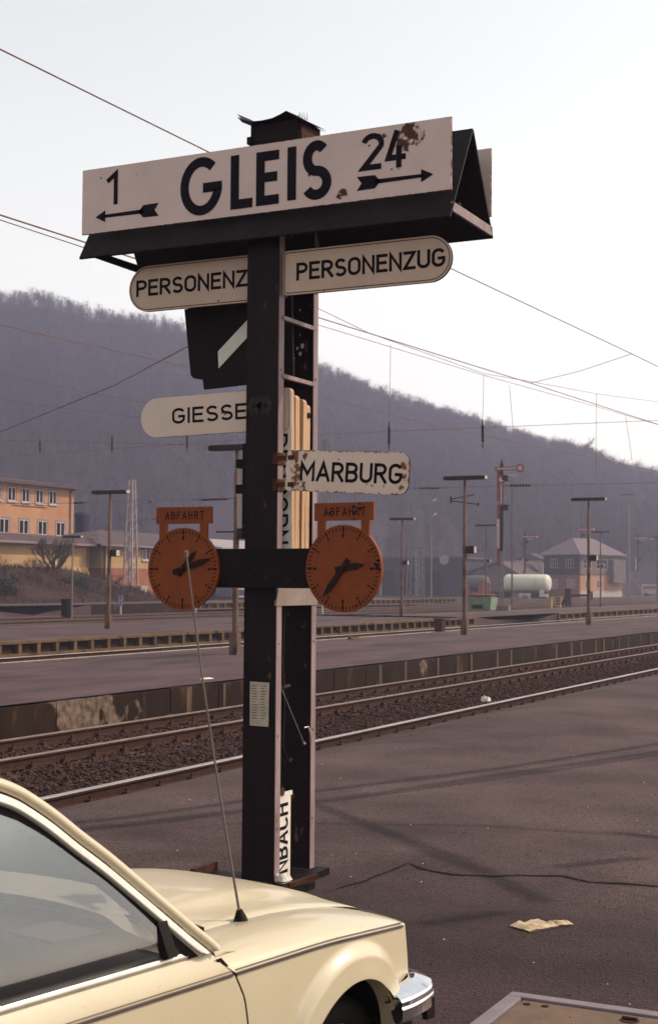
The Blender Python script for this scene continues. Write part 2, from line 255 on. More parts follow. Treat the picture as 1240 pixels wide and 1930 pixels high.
def glass_mat(name, tint, base):
    m = bpy.data.materials.new(name); m.use_nodes = True
    N, L = m.node_tree.nodes, m.node_tree.links; N.clear()
    out = N.new('ShaderNodeOutputMaterial'); tr = N.new('ShaderNodeBsdfTransparent'); tr.inputs[0].default_value = (*tint, 1)
    gl = N.new('ShaderNodeBsdfGlossy'); gl.inputs['Roughness'].default_value = 0.015; gl.inputs[0].default_value = (0.95, 0.97, 1.0, 1)
    df = N.new('ShaderNodeBsdfDiffuse'); df.inputs[0].default_value = (0.55, 0.52, 0.5, 1)      # film of road dust
    fr = N.new('ShaderNodeFresnel'); fr.inputs[0].default_value = 1.5
    ad = N.new('ShaderNodeMath'); ad.operation = 'ADD'; ad.use_clamp = True; ad.inputs[1].default_value = base
    tc = N.new('ShaderNodeTexCoord'); nz = N.new('ShaderNodeTexNoise'); nz.inputs['Scale'].default_value = 5; L.new(tc.outputs['Object'], nz.inputs['Vector'])
    mr = N.new('ShaderNodeMapRange'); mr.inputs[3].default_value = 0.006; mr.inputs[4].default_value = 0.022; L.new(nz.outputs[0], mr.inputs[0])
    m0 = N.new('ShaderNodeMixShader'); L.new(mr.outputs[0], m0.inputs[0]); L.new(tr.outputs[0], m0.inputs[1]); L.new(df.outputs[0], m0.inputs[2])
    mx = N.new('ShaderNodeMixShader'); L.new(fr.outputs[0], ad.inputs[0]); L.new(ad.outputs[0], mx.inputs[0])
    L.new(m0.outputs[0], mx.inputs[1]); L.new(gl.outputs[0], mx.inputs[2]); L.new(mx.outputs[0], out.inputs[0])
    return m
M['side_glass'] = glass_mat('side_glass', (0.40, 0.41, 0.45), 0.065)
M['windshield'] = glass_mat('windshield_glass', (0.86, 0.87, 0.87), 0.02)

# ------------------------------------------------------------------ mesh builder
class MB:
    def __init__(s): s.v = []; s.f = []; s.m = []; s.sm = []
    def add(s, vs, fs, mi=0, smooth=False):
        o = len(s.v); s.v += [tuple(map(float, p)) for p in vs]
        for f in fs: s.f.append(tuple(i + o for i in f)); s.m.append(mi); s.sm.append(smooth)
    def box(s, x0, x1, y0, y1, z0, z1, mi=0, mx=None):
        vs = [Vector(p) for p in ((x0, y0, z0), (x1, y0, z0), (x1, y1, z0), (x0, y1, z0), (x0, y0, z1), (x1, y0, z1), (x1, y1, z1), (x0, y1, z1))]
        if mx is not None: vs = [mx @ p for p in vs]
        s.add(vs, [(0, 3, 2, 1), (4, 5, 6, 7), (0, 1, 5, 4), (1, 2, 6, 5), (2, 3, 7, 6), (3, 0, 4, 7)], mi)
    def tube(s, pts, r, n=8, mi=0, cap=True, smooth=True):
        pts = [Vector(p) for p in pts]; rs = r if isinstance(r, (list, tuple)) else [r] * len(pts)
        rings = []; prev = None
        for i, p in enumerate(pts):
            t = (pts[min(i + 1, len(pts) - 1)] - pts[max(i - 1, 0)]).normalized()
            if prev is None:
                u = t.orthogonal().normalized()
            else:
                u = (prev - t * prev.dot(t)); u = u.normalized() if u.length > 1e-6 else t.orthogonal().normalized()
            prev = u; w = t.cross(u)
            rings.append([p + (u * math.cos(2 * math.pi * k / n) + w * math.sin(2 * math.pi * k / n)) * rs[i] for k in range(n)])
        vs = [q for rg in rings for q in rg]; fs = []
        for i in range(len(pts) - 1):
            for k in range(n):
                k2 = (k + 1) % n; fs.append((i * n + k, i * n + k2, (i + 1) * n + k2, (i + 1) * n + k))
        s.add(vs, fs, mi, smooth)
        if cap: s.add(rings[0], [tuple(range(n))[::-1]], mi); s.add(rings[-1], [tuple(range(n))], mi)
    def bar(s, p0, p1, w, h, mi=0, up=(0, 0, 1)):
        p0, p1 = Vector(p0), Vector(p1); t = (p1 - p0).normalized(); up = Vector(up)
        if abs(t.dot(up)) > 0.98: up = Vector((0, 1, 0))
        u = t.cross(up).normalized() * (w / 2); v = u.cross(t).normalized() * (h / 2)
        vs = [p + a * u + b * v for p in (p0, p1) for a, b in ((-1, -1), (1, -1), (1, 1), (-1, 1))]
        s.add(vs, [(0, 1, 2, 3), (7, 6, 5, 4), (0, 4, 5, 1), (1, 5, 6, 2), (2, 6, 7, 3), (3, 7, 4, 0)], mi)
    def prism(s, poly, y0, y1, mi=0, mside=None, frame=None):
        """polygon in (x, z), extruded along y"""
        n = len(poly); mside = mi if mside is None else mside
        a = [Vector((x, y0, z)) for x, z in poly]; b = [Vector((x, y1, z)) for x, z in poly]
        if frame is not None: a = [frame @ p for p in a]; b = [frame @ p for p in b]
        s.add(a + b, [tuple(range(n)), tuple(range(2 * n - 1, n - 1, -1))], mi)
        s.add(a + b, [(i, i + n, (i + 1) % n + n, (i + 1) % n) for i in range(n)], mside)
    def grid(s, P, mi=0, smooth=True, flip=False):
        """P: rows of points"""
        nr, nc = len(P), len(P[0]); vs = [p for r in P for p in r]; fs = []
        for i in range(nr - 1):
            for j in range(nc - 1):
                q = (i * nc + j, i * nc + j + 1, (i + 1) * nc + j + 1, (i + 1) * nc + j)
                fs.append(q[::-1] if flip else q)
        s.add(vs, fs, mi, smooth)
    def build(s, name, mats, parent=None, loc=None, origin=None, bevel=0.0, link=True):
        me = bpy.data.meshes.new(name)
        vs = s.v
        off = None
        if origin is not None: off = Vector(origin)
        elif parent is not None and parent.get('_w'): off = parent.location.copy()
        if off is not None: vs = [(p[0] - off.x, p[1] - off.y, p[2] - off.z) for p in vs]
        me.from_pydata(vs, [], s.f)
        if not isinstance(mats, (list, tuple)): mats = [mats]
        for m_ in mats: me.materials.append(m_)
        me.polygons.foreach_set('material_index', s.m); me.polygons.foreach_set('use_smooth', s.sm)
        me.update()
        o = bpy.data.objects.new(name, me); col.objects.link(o)
        if parent is not None: o.parent = parent
        if origin is not None and parent is None: o.location = origin
        if loc is not None: o.location = loc
        if bevel:
            bv = o.modifiers.new('bevel', 'BEVEL'); bv.width = bevel; bv.segments = 2; bv.limit_method = 'ANGLE'; bv.angle_limit = R(40)
        return o

def tag(o, label, cat, group=None):
    o['label'] = label; o['category'] = cat
    if group: o['group'] = group
    return o
def kind(o, k): o['kind'] = k; return o
def thing(name, label, cat, loc=(0, 0, 0), group=None, w=True):
    """an Empty at the thing's base; with w its parts are given in world coordinates"""
    o = bpy.data.objects.new(name, None); col.objects.link(o); o.location = loc; o.empty_display_size = 0.2
    if w: o['_w'] = True
    return tag(o, label, cat, group)
def kids(o): return [c for c in bpy.data.objects if c.parent == o]
def copy_tree(o, parent=None):
    c = o.copy(); col.objects.link(c)
    if parent is not None: c.parent = parent
    for ch in kids(o): copy_tree(ch, c)
    return c

# ------------------------------------------------------------------ lettering (stroke alphabet, unit cap height)
def arc(cx, cz, rx, rz, a0, a1, n=14):
    return [(cx + rx * math.cos(R(a0 + (a1 - a0) * i / n)), cz + rz * math.sin(R(a0 + (a1 - a0) * i / n))) for i in range(n + 1)]
def stad(w):          # closed upright stadium of width w, height 1
    r = w / 2
    return arc(r, 1 - r, r, r, 0, 180) + arc(r, r, r, r, 180, 360)
GL = {
 'A': (.66, [([(0, 0), (.33, 1), (.66, 0)], 0), ([(.11, .30), (.55, .30)], 0)]),
 'B': (.56, [([(0, 0), (0, 1)] + arc(.30, .76, .24, .24, 90, -90) + [(0, .52)], 0), ([(0, .52), (.30, .52)] + arc(.30, .26, .26, .26, 90, -90) + [(0, 0)], 0)]),
 'C': (.56, [(arc(.29, .71, .29, .29, 20, 180) + arc(.29, .29, .29, .29, 180, 340), 0)]),
 'D': (.58, [([(0, 0), (0, 1), (.26, 1)] + arc(.28, .70, .30, .30, 90, 0) + arc(.28, .30, .30, .30, 0, -90) + [(0, 0)], 0)]),
 'E': (.50, [([(.50, 1), (0, 1), (0, 0), (.50, 0)], 0), ([(0, .52), (.44, .52)], 0)]),
 'F': (.48, [([(.48, 1), (0, 1), (0, 0)], 0), ([(0, .52), (.42, .52)], 0)]),
 'G': (.60, [(arc(.30, .70, .30, .30, 25, 180) + arc(.30, .30, .30, .30, 180, 360) + [(.60, .46), (.34, .46)], 0)]),
 'H': (.58, [([(0, 0), (0, 1)], 0), ([(.58, 0), (.58, 1)], 0), ([(0, .52), (.58, .52)], 0)]),
 'I': (.02, [([(.01, 0), (.01, 1)], 0)]),
 'L': (.46, [([(0, 1), (0, 0), (.46, 0)], 0)]),
 'M': (.72, [([(0, 0), (0, 1), (.36, .34), (.72, 1), (.72, 0)], 0)]),
 'N': (.58, [([(0, 0), (0, 1), (.58, 0), (.58, 1)], 0)]),
 'O': (.60, [(stad(.60), 1)]),
 'P': (.54, [([(0, 0), (0, 1), (.28, 1)] + arc(.28, .74, .26, .26, 90, -90) + [(0, .48)], 0)]),
 'R': (.56, [([(0, 0), (0, 1), (.28, 1)] + arc(.28, .74, .26, .26, 90, -90) + [(0, .48)], 0), ([(.26, .48), (.56, 0)], 0)]),
 'S': (.54, [(arc(.27, .75, .25, .25, 25, 270, 18) + arc(.27, .25, .27, .25, 90, -155, 18), 0)]),
 'T': (.56, [([(0, 1), (.56, 1)], 0), ([(.28, 1), (.28, 0)], 0)]),
 'U': (.58, [([(0, 1), (0, .29)] + arc(.29, .29, .29, .29, 180, 360) + [(.58, 1)], 0)]),
 'Z': (.54, [([(0, 1), (.54, 1), (0, 0), (.54, 0)], 0)]),
 '1': (.22, [([(0, .80), (.2, 1), (.2, 0)], 0)]),
 '2': (.52, [(arc(.26, .74, .26, .26, 165, -20, 16) + [(0, 0), (.52, 0)], 0)]),
 '4': (.56, [([(.30, 1), (.0, .24), (.56, .24)], 0), ([(.40, .52), (.40, 0)], 0)]),
 'g': (1.0, [(arc(.5, .5, .48, .5, 48, 350, 34) + [(.97, .46), (.55, .46)], 0)]),     # wide geometric G
 's': (.62, [(arc(.31, .745, .25, .255, 40, 270, 18) + arc(.31, .25, .29, .24, 90, -150, 18), 0)]),
}
def ribbon(mb, pts, hw, y, mi, closed=False, tf=None):
    """flat stroke of half width hw in the plane y"""
    P = [Vector((p[0], p[1])) for p in pts]
    q = [P[0]]
    for p in P[1:]:
        if (p - q[-1]).length > 1e-5: q.append(p)
    P = q
    if closed and (P[0] - P[-1]).length < 1e-5: P = P[:-1]
    n = len(P); Lf, Rt = [], []
    for i in range(n):
        if closed: a, b, c = P[i - 1], P[i], P[(i + 1) % n]
        else: a, b, c = P[max(i - 1, 0)], P[i], P[min(i + 1, n - 1)]
        d1 = (b - a).normalized() if (b - a).length > 1e-9 else (c - b).normalized()
        d2 = (c - b).normalized() if (c - b).length > 1e-9 else d1
        n1 = Vector((-d1.y, d1.x)); n2 = Vector((-d2.y, d2.x)); mt = (n1 + n2)
        if mt.length < 1e-3: mt = n1
        mt.normalize(); k = hw / max(mt.dot(n1), 0.38)
        ext = Vector((0, 0))
        Lf.append(b + mt * k); Rt.append(b - mt * k)
    vs = [];
    for l, r in zip(Lf, Rt):
        for p in (l, r):
            v = Vector((p.x, y, p.y)); vs.append(tf @ v if tf is not None else v)
    fs = []
    for i in range(n if closed else n - 1):
        j = (i + 1) % n; fs.append((2 * i, 2 * j, 2 * j + 1, 2 * i + 1))
    mb.add(vs, fs, mi)
def text(mb, s, x0, z0, h, y, mi, sw=0.14, width=None, gap=0.26, tf=None, drop=0.0, skip=()):
    """letters from (x0, z0) rightwards, cap height h over the outer edges, stroke sw*h, fitted to WIDTH"""
    hw = sw * h / 2; hh = h - 2 * hw
    tot = sum(GL[c][0] for c in s) + gap * (len(s) - 1) + sw / (1 - sw) * 1.0
    kx = (width / (tot * hh)) if width else 1.0
    x = x0 + hw
    for i, c in enumerate(s):
        w, strokes = GL[c]
        if i not in skip:
            for k, (pts, cl) in enumerate(strokes):
                pp = [(x + p[0] * hh * kx, z0 + hw + p[1] * hh + drop * (x - x0)) for p in pts]
                if not cl and abs(pts[0][0] - pts[-1][0]) < 1e9:      # square the free ends out to the cap lines
                    def ext(a, b):
                        d = Vector((a[0] - b[0], a[1] - b[1])); d = d.normalized() * hw; return (a[0] + d.x, a[1] + d.y)
                    if c not in 'CGgSs2': pp[0] = ext(pp[0], pp[1])
                    if c not in 'CSsBDPR' or (c == 'R' and k == 1): pp[-1] = ext(pp[-1], pp[-2])
                ribbon(mb, pp, hw, y - 0.00015 * k, mi, bool(cl), tf)
        x += (w + gap) * hh * kx
    return x
def stadium(x0, x1, z0, z1, rl, rr, n=12):
    return (arc(x1 - rr, z1 - rr, rr, rr, 90, 0, n) + arc(x1 - rr, z0 + rr, rr, rr, 0, -90, n) + arc(x0 + rl, z0 + rl, rl, rl, 270, 180, n) + arc(x0 + rl, z1 - rl, rl, rl, 180, 90, n))

# ================================================================== GROUND, TRACKS, PLATFORMS (the setting)
def fbm(x, y, s=1.0, o=4):
    v = 0; a = 1; t = 0
    for k in range(o):
        v += a * mnoise.noise(Vector((x * s * 2 ** k, y * s * 2 ** k, 3.1 * k))); t += a; a *= .5
    return v / t
g = MB()
g.add([(-2500, -300, -.40), (1500, -300, -.40), (1500, 3500, -.40), (-2500, 3500, -.40)], [(0, 1, 2, 3)])
kind(g.build('ground', M['ballast_far']), 'structure')

# asphalt forecourt, falling to the track along its far edge
xs = list(np.arange(-9.0, -0.9, 0.12)) + [0, 1, 2, 4, 6, 9, 13, 18]
ys = list(np.arange(1, 30, 0.25)) + [31, 33, 36, 40, 45, 52, 60, 75, 100, 140, 200]
P = []
for x in xs:
    row = []
    for y in ys:
        ex = x
        if x < -8.85: ex = x + 0.10 * fbm(y, 0, 1.3)
        z = 0.012 * fbm(x, y, .6) - 0.23 * max(0, min(1, (-7.4 - x) / 1.45)) ** 1.6
        row.append((ex, y, z))
    P.append(row)
a = MB(); a.grid(P, smooth=True)
kind(a.build('asphalt_forecourt', M['asphalt']), 'structure')

# ballast beds
def bed(x0, x1, y0, y1, z, name, m_, step=0.5, amp=.05):
    b = MB(); X = np.arange(x0, x1 + 1e-6, step); Y = list(np.arange(y0, min(y1, 60), step * 1.4)) + ([*np.arange(60, y1 + 1, 6.0)] if y1 > 60 else [])
    b.grid([[(x, y, z + amp * fbm(x, y, .9)) for y in Y] for x in X])
    return kind(b.build(name, m_), 'structure')
bed(-13.2, -8.85, 1, 260, -.25, 'ballast_bed', M['ballast'])
bed(-27.2, -19.4, 5, 320, -.27, 'ballast_bed', M['ballast'], 0.8)
bed(-62, -35.5, 10, 420, -.29, 'ballast_bed', M['ballast_far'], 1.6, .04)

def stones(name, x0, x1, y0, y1, n, z, smin, smax, m_, seed, pw=1.0):
    rg = np.random.default_rng(seed)
    base = np.array([(1, 0, 0), (-1, 0, 0), (0, 1, 0), (0, -1, 0), (0, 0, 1), (0, 0, -1)], float)
    fc = np.array([(0, 2, 4), (2, 1, 4), (1, 3, 4), (3, 0, 4), (2, 0, 5), (1, 2, 5), (3, 1, 5), (0, 3, 5)])
    p = np.stack([rg.uniform(x0, x1, n), y0 + (y1 - y0) * rg.random(n) ** pw, np.full(n, z) + rg.uniform(-.02, .02, n)], 1)
    s = rg.uniform(smin, smax, n)[:, None, None] * rg.uniform(.6, 1.3, (n, 6, 1))
    ang = rg.uniform(0, 6.28, n); c_, s_ = np.cos(ang), np.sin(ang)
    v = base[None] * s; v[..., 2] *= .75
    vx = v[..., 0] * c_[:, None] - v[..., 1] * s_[:, None]; vy = v[..., 0] * s_[:, None] + v[..., 1] * c_[:, None]
    v = np.stack([vx, vy, v[..., 2]], -1) + p[:, None, :]
    f = fc[None] + (np.arange(n) * 6)[:, None, None]
    me = bpy.data.meshes.new(name); me.from_pydata(v.reshape(-1, 3).tolist(), [], f.reshape(-1, 3).tolist()); me.materials.append(m_)
    o = bpy.data.objects.new(name, me); col.objects.link(o); return kind(o, 'stuff')
stones('ballast_stones', -13.0, -8.95, 8, 62, 42000, -.235, .018, .045, M['stone'], 3, 1.5)
stones('ballast_stones', -26.6, -19.5, 22, 90, 9000, -.25, .03, .06, M['stone'], 4, 1.2)
stones('gravel_bits', -7.6, -0.6, 4.5, 22, 170, .003, .003, .009, M['litter_white'], 5, 1.3)
stones('gravel_grit', -8.8, -0.6, 5, 24, 4000, .001, .003, .007, M['stone'], 6, 1.3)

def rail_mb(x, y0, y1, zt, clips=False):
    b = MB(); h = .15
    prof = [(-.035, zt), (.035, zt), (.037, zt - .012), (.034, zt - .035), (.009, zt - .05), (.009, zt - h + .03), (.065, zt - h + .012), (.065, zt - h), (-.065, zt - h), (-.065, zt - h + .012), (-.009, zt - h + .03), (-.009, zt - .05), (-.034, zt - .035), (-.037, zt - .012)]
    n = len(prof)
    a_ = [(x + p[0], y0, p[1]) for p in prof]; c_ = [(x + p[0], y1, p[1]) for p in prof]
    for i in range(n):
        j = (i + 1) % n; b.add([a_[i], c_[i], c_[j], a_[j]], [(0, 1, 2, 3)], 0 if i in (0, 1, 13) else 1)
    b.add(a_, [tuple(range(n))], 1)
    return b
def sleeper_mb(xr, y, zt, x0, x1, w=.26, chairs=True):
    b = MB(); z1 = zt - .155
    b.box(x0, x1, y - w / 2, y + w / 2, z1 - .12, z1, 0)
    if chairs:
        for x in xr:
            b.box(x - .16, x + .16, y - .08, y + .08, z1, z1 + .018, 1)
            for s in (-1, 1):
                b.box(x + s * .10 - .035, x + s * .10 + .035, y - .045, y + .045, z1 + .015, z1 + .06, 1)
                b.tube([(x + s * .10, y, z1 + .05), (x + s * .10, y, z1 + .10)], .016, 6, 1)
    return b
def track(label, xr, y0, y1, zt, near=60, sx=None, spacing=.65, top='rail_dull'):
    t = thing('railway_track', label, 'railway track', (xr[0], y0, zt)); kind(t, 'structure')
    for x in xr: rail_mb(x, y0, y1, zt).build('rail', [M[top], M['rail_side']], t)
    x0, x1 = sx or (min(xr) - .55, max(xr) + .55)
    n = int((y1 - y0) / spacing)
    if near:
        first = sleeper_mb(xr, y0 + .3, zt, x0, x1).build('sleeper', [M['sleeper'], M['rust']], t)
        for i in range(1, min(near, n)):
            c = first.copy(); col.objects.link(c); c.parent = t; c.location = (0, i * spacing, 0)
            c.rotation_euler.z = 0
    if n > near:
        b = MB()
        for i in range(near, min(n, near + 300)):
            q = sleeper_mb(xr, y0 + .3 + i * spacing, zt, x0, x1, chairs=False); b.add(q.v, q.f, 0)
        kind(b.build('sleepers', M['sleeper'], t), 'stuff')
    return t
track('bright worn rail with clips at the edge of the asphalt forecourt', [-8.82], 6, 260, -.08, 70, (-9.6, -8.45), top='rail_top')
track('rusty railway track below the stained wall of the first platform', [-11.12, -12.46], 8, 260, -.08, 80, (-12.95, -10.65))
track('track between the first platform and the notched platform wall', [-24.4, -25.85], 14, 300, -.10, 60, top='rail_top')
for k, xx in enumerate((-37.6, -39.6, -44.4, -48.9, -53.4)):
    track(['first yard track behind the notched platform', 'second yard track behind the notched platform', 'yard track running past the green container', 'yard track before the low ramp platform', 'yard track along the far low platform'][k], [xx, xx - 1.45], 22, 102 if k == 1 else 400, -.14, 0, spacing=.8)
for k, xx in enumerate((-59, -64, -69, -75, -81)):
    track('far yard track number %s counted from the low platform towards the hill' % ['one', 'two', 'three', 'four', 'five'][k], [xx, xx - 1.45], 150, 420, -.14, 0)

# first platform: surface with a stained concrete edge wall
def platform(name, x0, x1, y0, y1, z, ms, seed=0, dip=0.0):
    X = np.linspace(x0, x1, 14); Y = list(np.arange(y0, min(y1, 70), 1.2)) + ([*np.arange(72, y1 + .1, 8.0)] if y1 > 72 else [])
    b = MB(); b.grid([[(x, y, z + .014 * fbm(x + seed, y, .5)) for y in Y] for x in X])
    o = b.build(name, ms); return kind(o, 'structure')
p2 = platform('platform', -19.5, -13.1, 8, 260, .29, M['platform'])
w = MB()
y = 8.0; i = 0
while y < 200:
    L_ = 1.55 if y < 60 else 6.0
    dx = rnd.uniform(-.012, .012)
    w.box(-13.32, -13.04 + dx, y, y + L_ - .012, -.45, .265 + rnd.uniform(-.008, .004))
    if y < 110 and y > 19:
        for q_ in range(2 if y > 58 else 1):
            if rnd.random() < .72: y_ = y + L_ * rnd.uniform(0, .8); w.box(-13.1, -13.034 + dx, y_, y_ + rnd.uniform(.05, .16), -.45 + rnd.uniform(0, .25), .258, 1)
    y += L_
w.box(-13.30, -13.075, 8, 200, -.45, .25)
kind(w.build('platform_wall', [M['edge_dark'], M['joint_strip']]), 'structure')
w = MB(); w.box(-19.62, -19.45, 8, 260, -.4, .30); kind(w.build('platform_wall', M['edge_pale']), 'structure')

# second platform: notched wall of precast blocks
def notched(x, y0, y1, z, h, step, fx=1):
    b = MB()
    y = y0
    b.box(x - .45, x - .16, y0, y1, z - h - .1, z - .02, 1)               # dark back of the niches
    while y < y1:
        yy = y + rnd.uniform(-.015, .015)
        b.box(x - .30, x, yy, yy + .15 * step / .9, z - h - .05, z - .085, 0); y += step
    b.box(x - .36, x + .02, y0, y1, z - .085, z + .005, 0)
    b.box(x - .30, x + .005, y0, y1, z - h - .06, z - h + .045, 0)
    return b
def ramp(x0, x1, ya, za, yb, zb, name='platform_ramp', m_=None):
    b = MB(); n = 8
    P_ = [[(x, ya + (yb - ya) * i / n, za + (zb - za) * i / n + .02 * fbm(x, i, 1)) for i in range(n + 1)] for x in np.linspace(x0, x1, 8)]
    b.grid(P_)
    for x in (x0, x1):
        b.add([(x, ya, za), (x, yb, zb), (x, yb, -.45), (x, ya, -.45)], [(0, 1, 2, 3)])
    return kind(b.build(name, m_ or M['platform']), 'structure')
platform('platform', -36.2, -27.0, 14, 72, .28, M['platform'], 9)
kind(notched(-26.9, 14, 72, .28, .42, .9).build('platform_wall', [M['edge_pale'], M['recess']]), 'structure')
ramp(-36.2, -27.0, 72, .28, 78, -.12)
ramp(-31.5, -27.0, 83, -.12, 86.5, .26)
platform('platform', -31.5, -27.0, 86.5, 240, .27, M['platform'], 19)
kind(notched(-26.9, 86.5, 240, .27, .42, 1.5).build('platform_wall', [M['edge_pale'], M['recess']]), 'structure')
platform('yard_crossing', -36.2, -27.0, 77, 84, -.125, M['ballast_far'], 49)
w = MB(); w.box(-36.4, -36.15, 14, 72, -.4, .275); kind(w.build('platform_wall', M['edge_dark']), 'structure')

# low far platform with a ramp in front of the bank
platform('platform', -66, -58.3, 81, 150, .45, M['platform'], 29)
w = MB(); w.box(-58.55, -58.28, 81, 94, -.4, .46); kind(w.build('platform_wall', M['edge_dark']), 'structure')
kind(notched(-58.3, 94, 150, .46, .5, 1.25).build('platform_wall', [M['edge_pale'], M['recess']]), 'structure')
platform('platform', -66, -58.3, 20, 68, .40, M['platform'], 39)
w = MB(); w.box(-58.55, -58.28, 20, 68, -.4, .41); kind(w.build('platform_wall', M['edge_dark']), 'structure')
ramp(-66, -58.3, 68, .40, 75, -.2); ramp(-66, -58.3, 75, -.2, 81, .45)

# cracks and the sunken hatch in the forecourt
def crackline(pts, w0, name='crack'):
    b = MB(); n = len(pts); fine = []
    for i in range(n - 1):
        for k in range(8):
            t = k / 8; x = pts[i][0] * (1 - t) + pts[i + 1][0] * t; y_ = pts[i][1] * (1 - t) + pts[i + 1][1] * t
            fine.append((x + .022 * fbm(x * 3, y_ * 3, 2), y_ + .022 * fbm(y_ * 3, x * 3 + 9, 2)))
    fine.append(pts[-1])
    P_ = [[], []]
    for i, p in enumerate(fine):
        a_ = fine[max(i - 1, 0)]; c_ = fine[min(i + 1, len(fine) - 1)]; d = Vector((c_[0] - a_[0], c_[1] - a_[1])).normalized()
        hw = w0 * (.35 + .9 * abs(fbm(p[0] * 5, p[1] * 5, 1.5))) * min(1, i / 6, (len(fine) - 1 - i) / 6 + .25)
        z = .012 * fbm(p[0], p[1], .6) + .005
        P_[0].append((p[0] - d.y * hw, p[1] + d.x * hw, z)); P_[1].append((p[0] + d.y * hw, p[1] - d.x * hw, z))
    b.grid(P_, smooth=False); return kind(b.build(name, M['crack']), 'structure')
crackline([(-4.19, 9.803), (-3.996, 9.641), (-3.758, 9.556), (-3.468, 9.63), (-3.394, 9.70), (-3.04, 9.861), (-2.814, 9.74), (-2.605, 9.793), (-2.359, 9.828), (-2.0, 9.85), (-1.6, 9.95), (-1.1, 9.9)], .038)
crackline([(-4.30, 8.55), (-4.21, 9.0), (-4.20, 9.45), (-4.19, 9.803)], .020)
ht = thing('sunken_hatch', 'rusty steel hatch cover in a grey frame set in the asphalt', 'hatch', (-2.4, 6.6, 0))
b = MB()
hx0, hx1, hy0, hy1 = -2.385, -0.85, 5.6, 6.89
fw = .075
b.box(hx0, hx1, hy1 - fw, hy1, -.02, .030); b.box(hx0, hx0 + fw, hy0, hy1 - fw, -.02, .030); b.box(hx1 - fw, hx1, hy0, hy1 - fw, -.02, .030); b.box(hx0 + fw, hx1 - fw, hy0, hy0 + fw, -.02, .030)
b.build('hatch_frame', M['hatch_frame'], ht, bevel=.006)
b = MB(); b.box(hx0 + fw + .012, hx1 - fw - .012, hy0 + fw + .012, hy1 - fw - .012, -.02, .018); b.build('cover_plate', M['hatch'], ht)
for (x, y_) in ((-2.26, 6.745), (-2.17, 6.752)):
    b = MB(); b.tube([(x, y_, .016), (x, y_, .022)], .018, 10); b.build('bolt', M['rubber'], ht)
for x in (-1.75, -1.15):
    b = MB(); b.tube([(x, 6.72, .012), (x, 6.72, .022)], .045, 14); b.tube([(x - .035, 6.72, .03), (x + .035, 6.72, .03)], .008, 6); b.build('lifting_eye', M['rust'], ht)

# ================================================================== THE SIGN POST
sp = thing('sign_post', 'tall dark steel post of two channels carrying all the station signs', 'sign post', (-4.73, 8.8, 0))
def channel(y0, y1, web, z0, z1):
    b = MB(); x0, x1 = -4.855, -4.61
    if web < 0: b.box(x0, x1, y0, y0 + .012, z0, z1, 0); fy0, fy1 = y0 + .012, y1
    else: b.box(x0, x1, y1 - .012, y1, z0, z1, 0); fy0, fy1 = y0, y1 - .012
    b.box(x0, x0 + .012, fy0, fy1, z0, z1, 1); b.box(x1 - .012, x1, fy0, fy1, z0, z1, 1)
    for zz in np.arange(z0 + .35, z1, .62):               # rivets
        b.tube([(x1 - .002, (fy0 + fy1) / 2, zz), (x1 + .006, (fy0 + fy1) / 2, zz)], .009, 8, 1)
    return b
channel(8.50, 8.585, -1, .05, 5.0).build('post', [M['post_shaded'], M['steel_sunlit']], sp)
channel(9.02, 9.10, -1, .05, 5.0).build('post', [M['post_shaded'], M['steel_sunlit']], sp)
for zz in (3.86, 3.46):
    b = MB(); b.bar((-4.615, 8.56, zz), (-4.615, 9.04, zz + .0), .028, .028); b.build('rung', M['steel_sunlit'], sp)
b = MB(); b.bar((-4.66, 8.57, 1.33), (-4.66, 8.80, 1.34), .018, .018); b.build('rung', M['rust'], sp)
b = MB(); b.prism([(8.49, 1.893), (9.10, 1.893), (9.10, 2.012), (8.52, 2.012)], -4.618, -4.602, frame=Matrix(((0, 1, 0, 0), (1, 0, 0, 0), (0, 0, 1, 0), (0, 0, 0, 1)))); b.build('gusset', M['gusset'], sp)
b = MB(); b.box(-5.04, -4.27, 8.415, 8.495, 2.013, 2.277); b.build('clock_arm', M['dark_steel'], sp, bevel=.004)
b = MB(); b.box(-5.20, -4.40, 8.42, 8.70, -.01, .045); b.box(-4.95, -4.52, 8.70, 9.16, -.01, .045); b.build('base_plate', M['dark_steel'], sp)
b = MB(); b.box(-5.21, -5.17, 8.42, 8.72, .045, .10); b.build('base_lip', M['rust_dark'], sp)
b = MB(); b.bar((-4.46, 8.43, .06), (-4.34, 8.62, .10), .03, .03); b.build('base_lip', M['rust_dark'], sp)
b = MB()
b.box(-4.885, -4.855, 8.51, 8.60, 2.35, 3.0); b.build('hinge_strip', M['dark_steel'], sp)
for (x, z) in ((-4.9, 2.865), (-4.9, 2.69)): b = MB(); b.box(x - .045, x + .045, 8.525, 8.585, z - .03, z + .03); b.build('hinge', M['dark_steel'], sp)
b = MB()
for x in (-4.79, -4.71):
    b = MB(); b.tube([(x, 8.494, 3.255), (x, 8.501, 3.255)], .018, 12, 0); b.build('bolt', M['rubber'], sp)
b = MB()                                             # worn pale halo of the two bolts
for x in (-4.79, -4.71):
    b.prism([(x + .055 * math.cos(t * .5236) * (1 + .2 * math.sin(t * 2.3)), 3.255 + .065 * math.sin(t * .5236) * (1 + .2 * math.cos(t * 3.1))) for t in range(12)], 8.4985, 8.5)
b.build('bare_patch', M['bare'], sp)
for (x, z, r_) in ((-4.695, 3.74, .015), (-4.735, 3.725, .009), (-4.712, 3.685, .012), (-4.76, 3.655, .006), (-4.715, 4.0, .006), (-4.715, 3.82, .005)):  # white spots painted for sky showing through rust holes
    b = MB(); b.add([(x + r_ * math.cos(t_), 9.0185, z + 1.3 * r_ * math.sin(t_)) for t_ in np.linspace(0, 5.5, 9)], [tuple(range(9))], 0); b.build('sky_spot', M['litter_white'], sp)
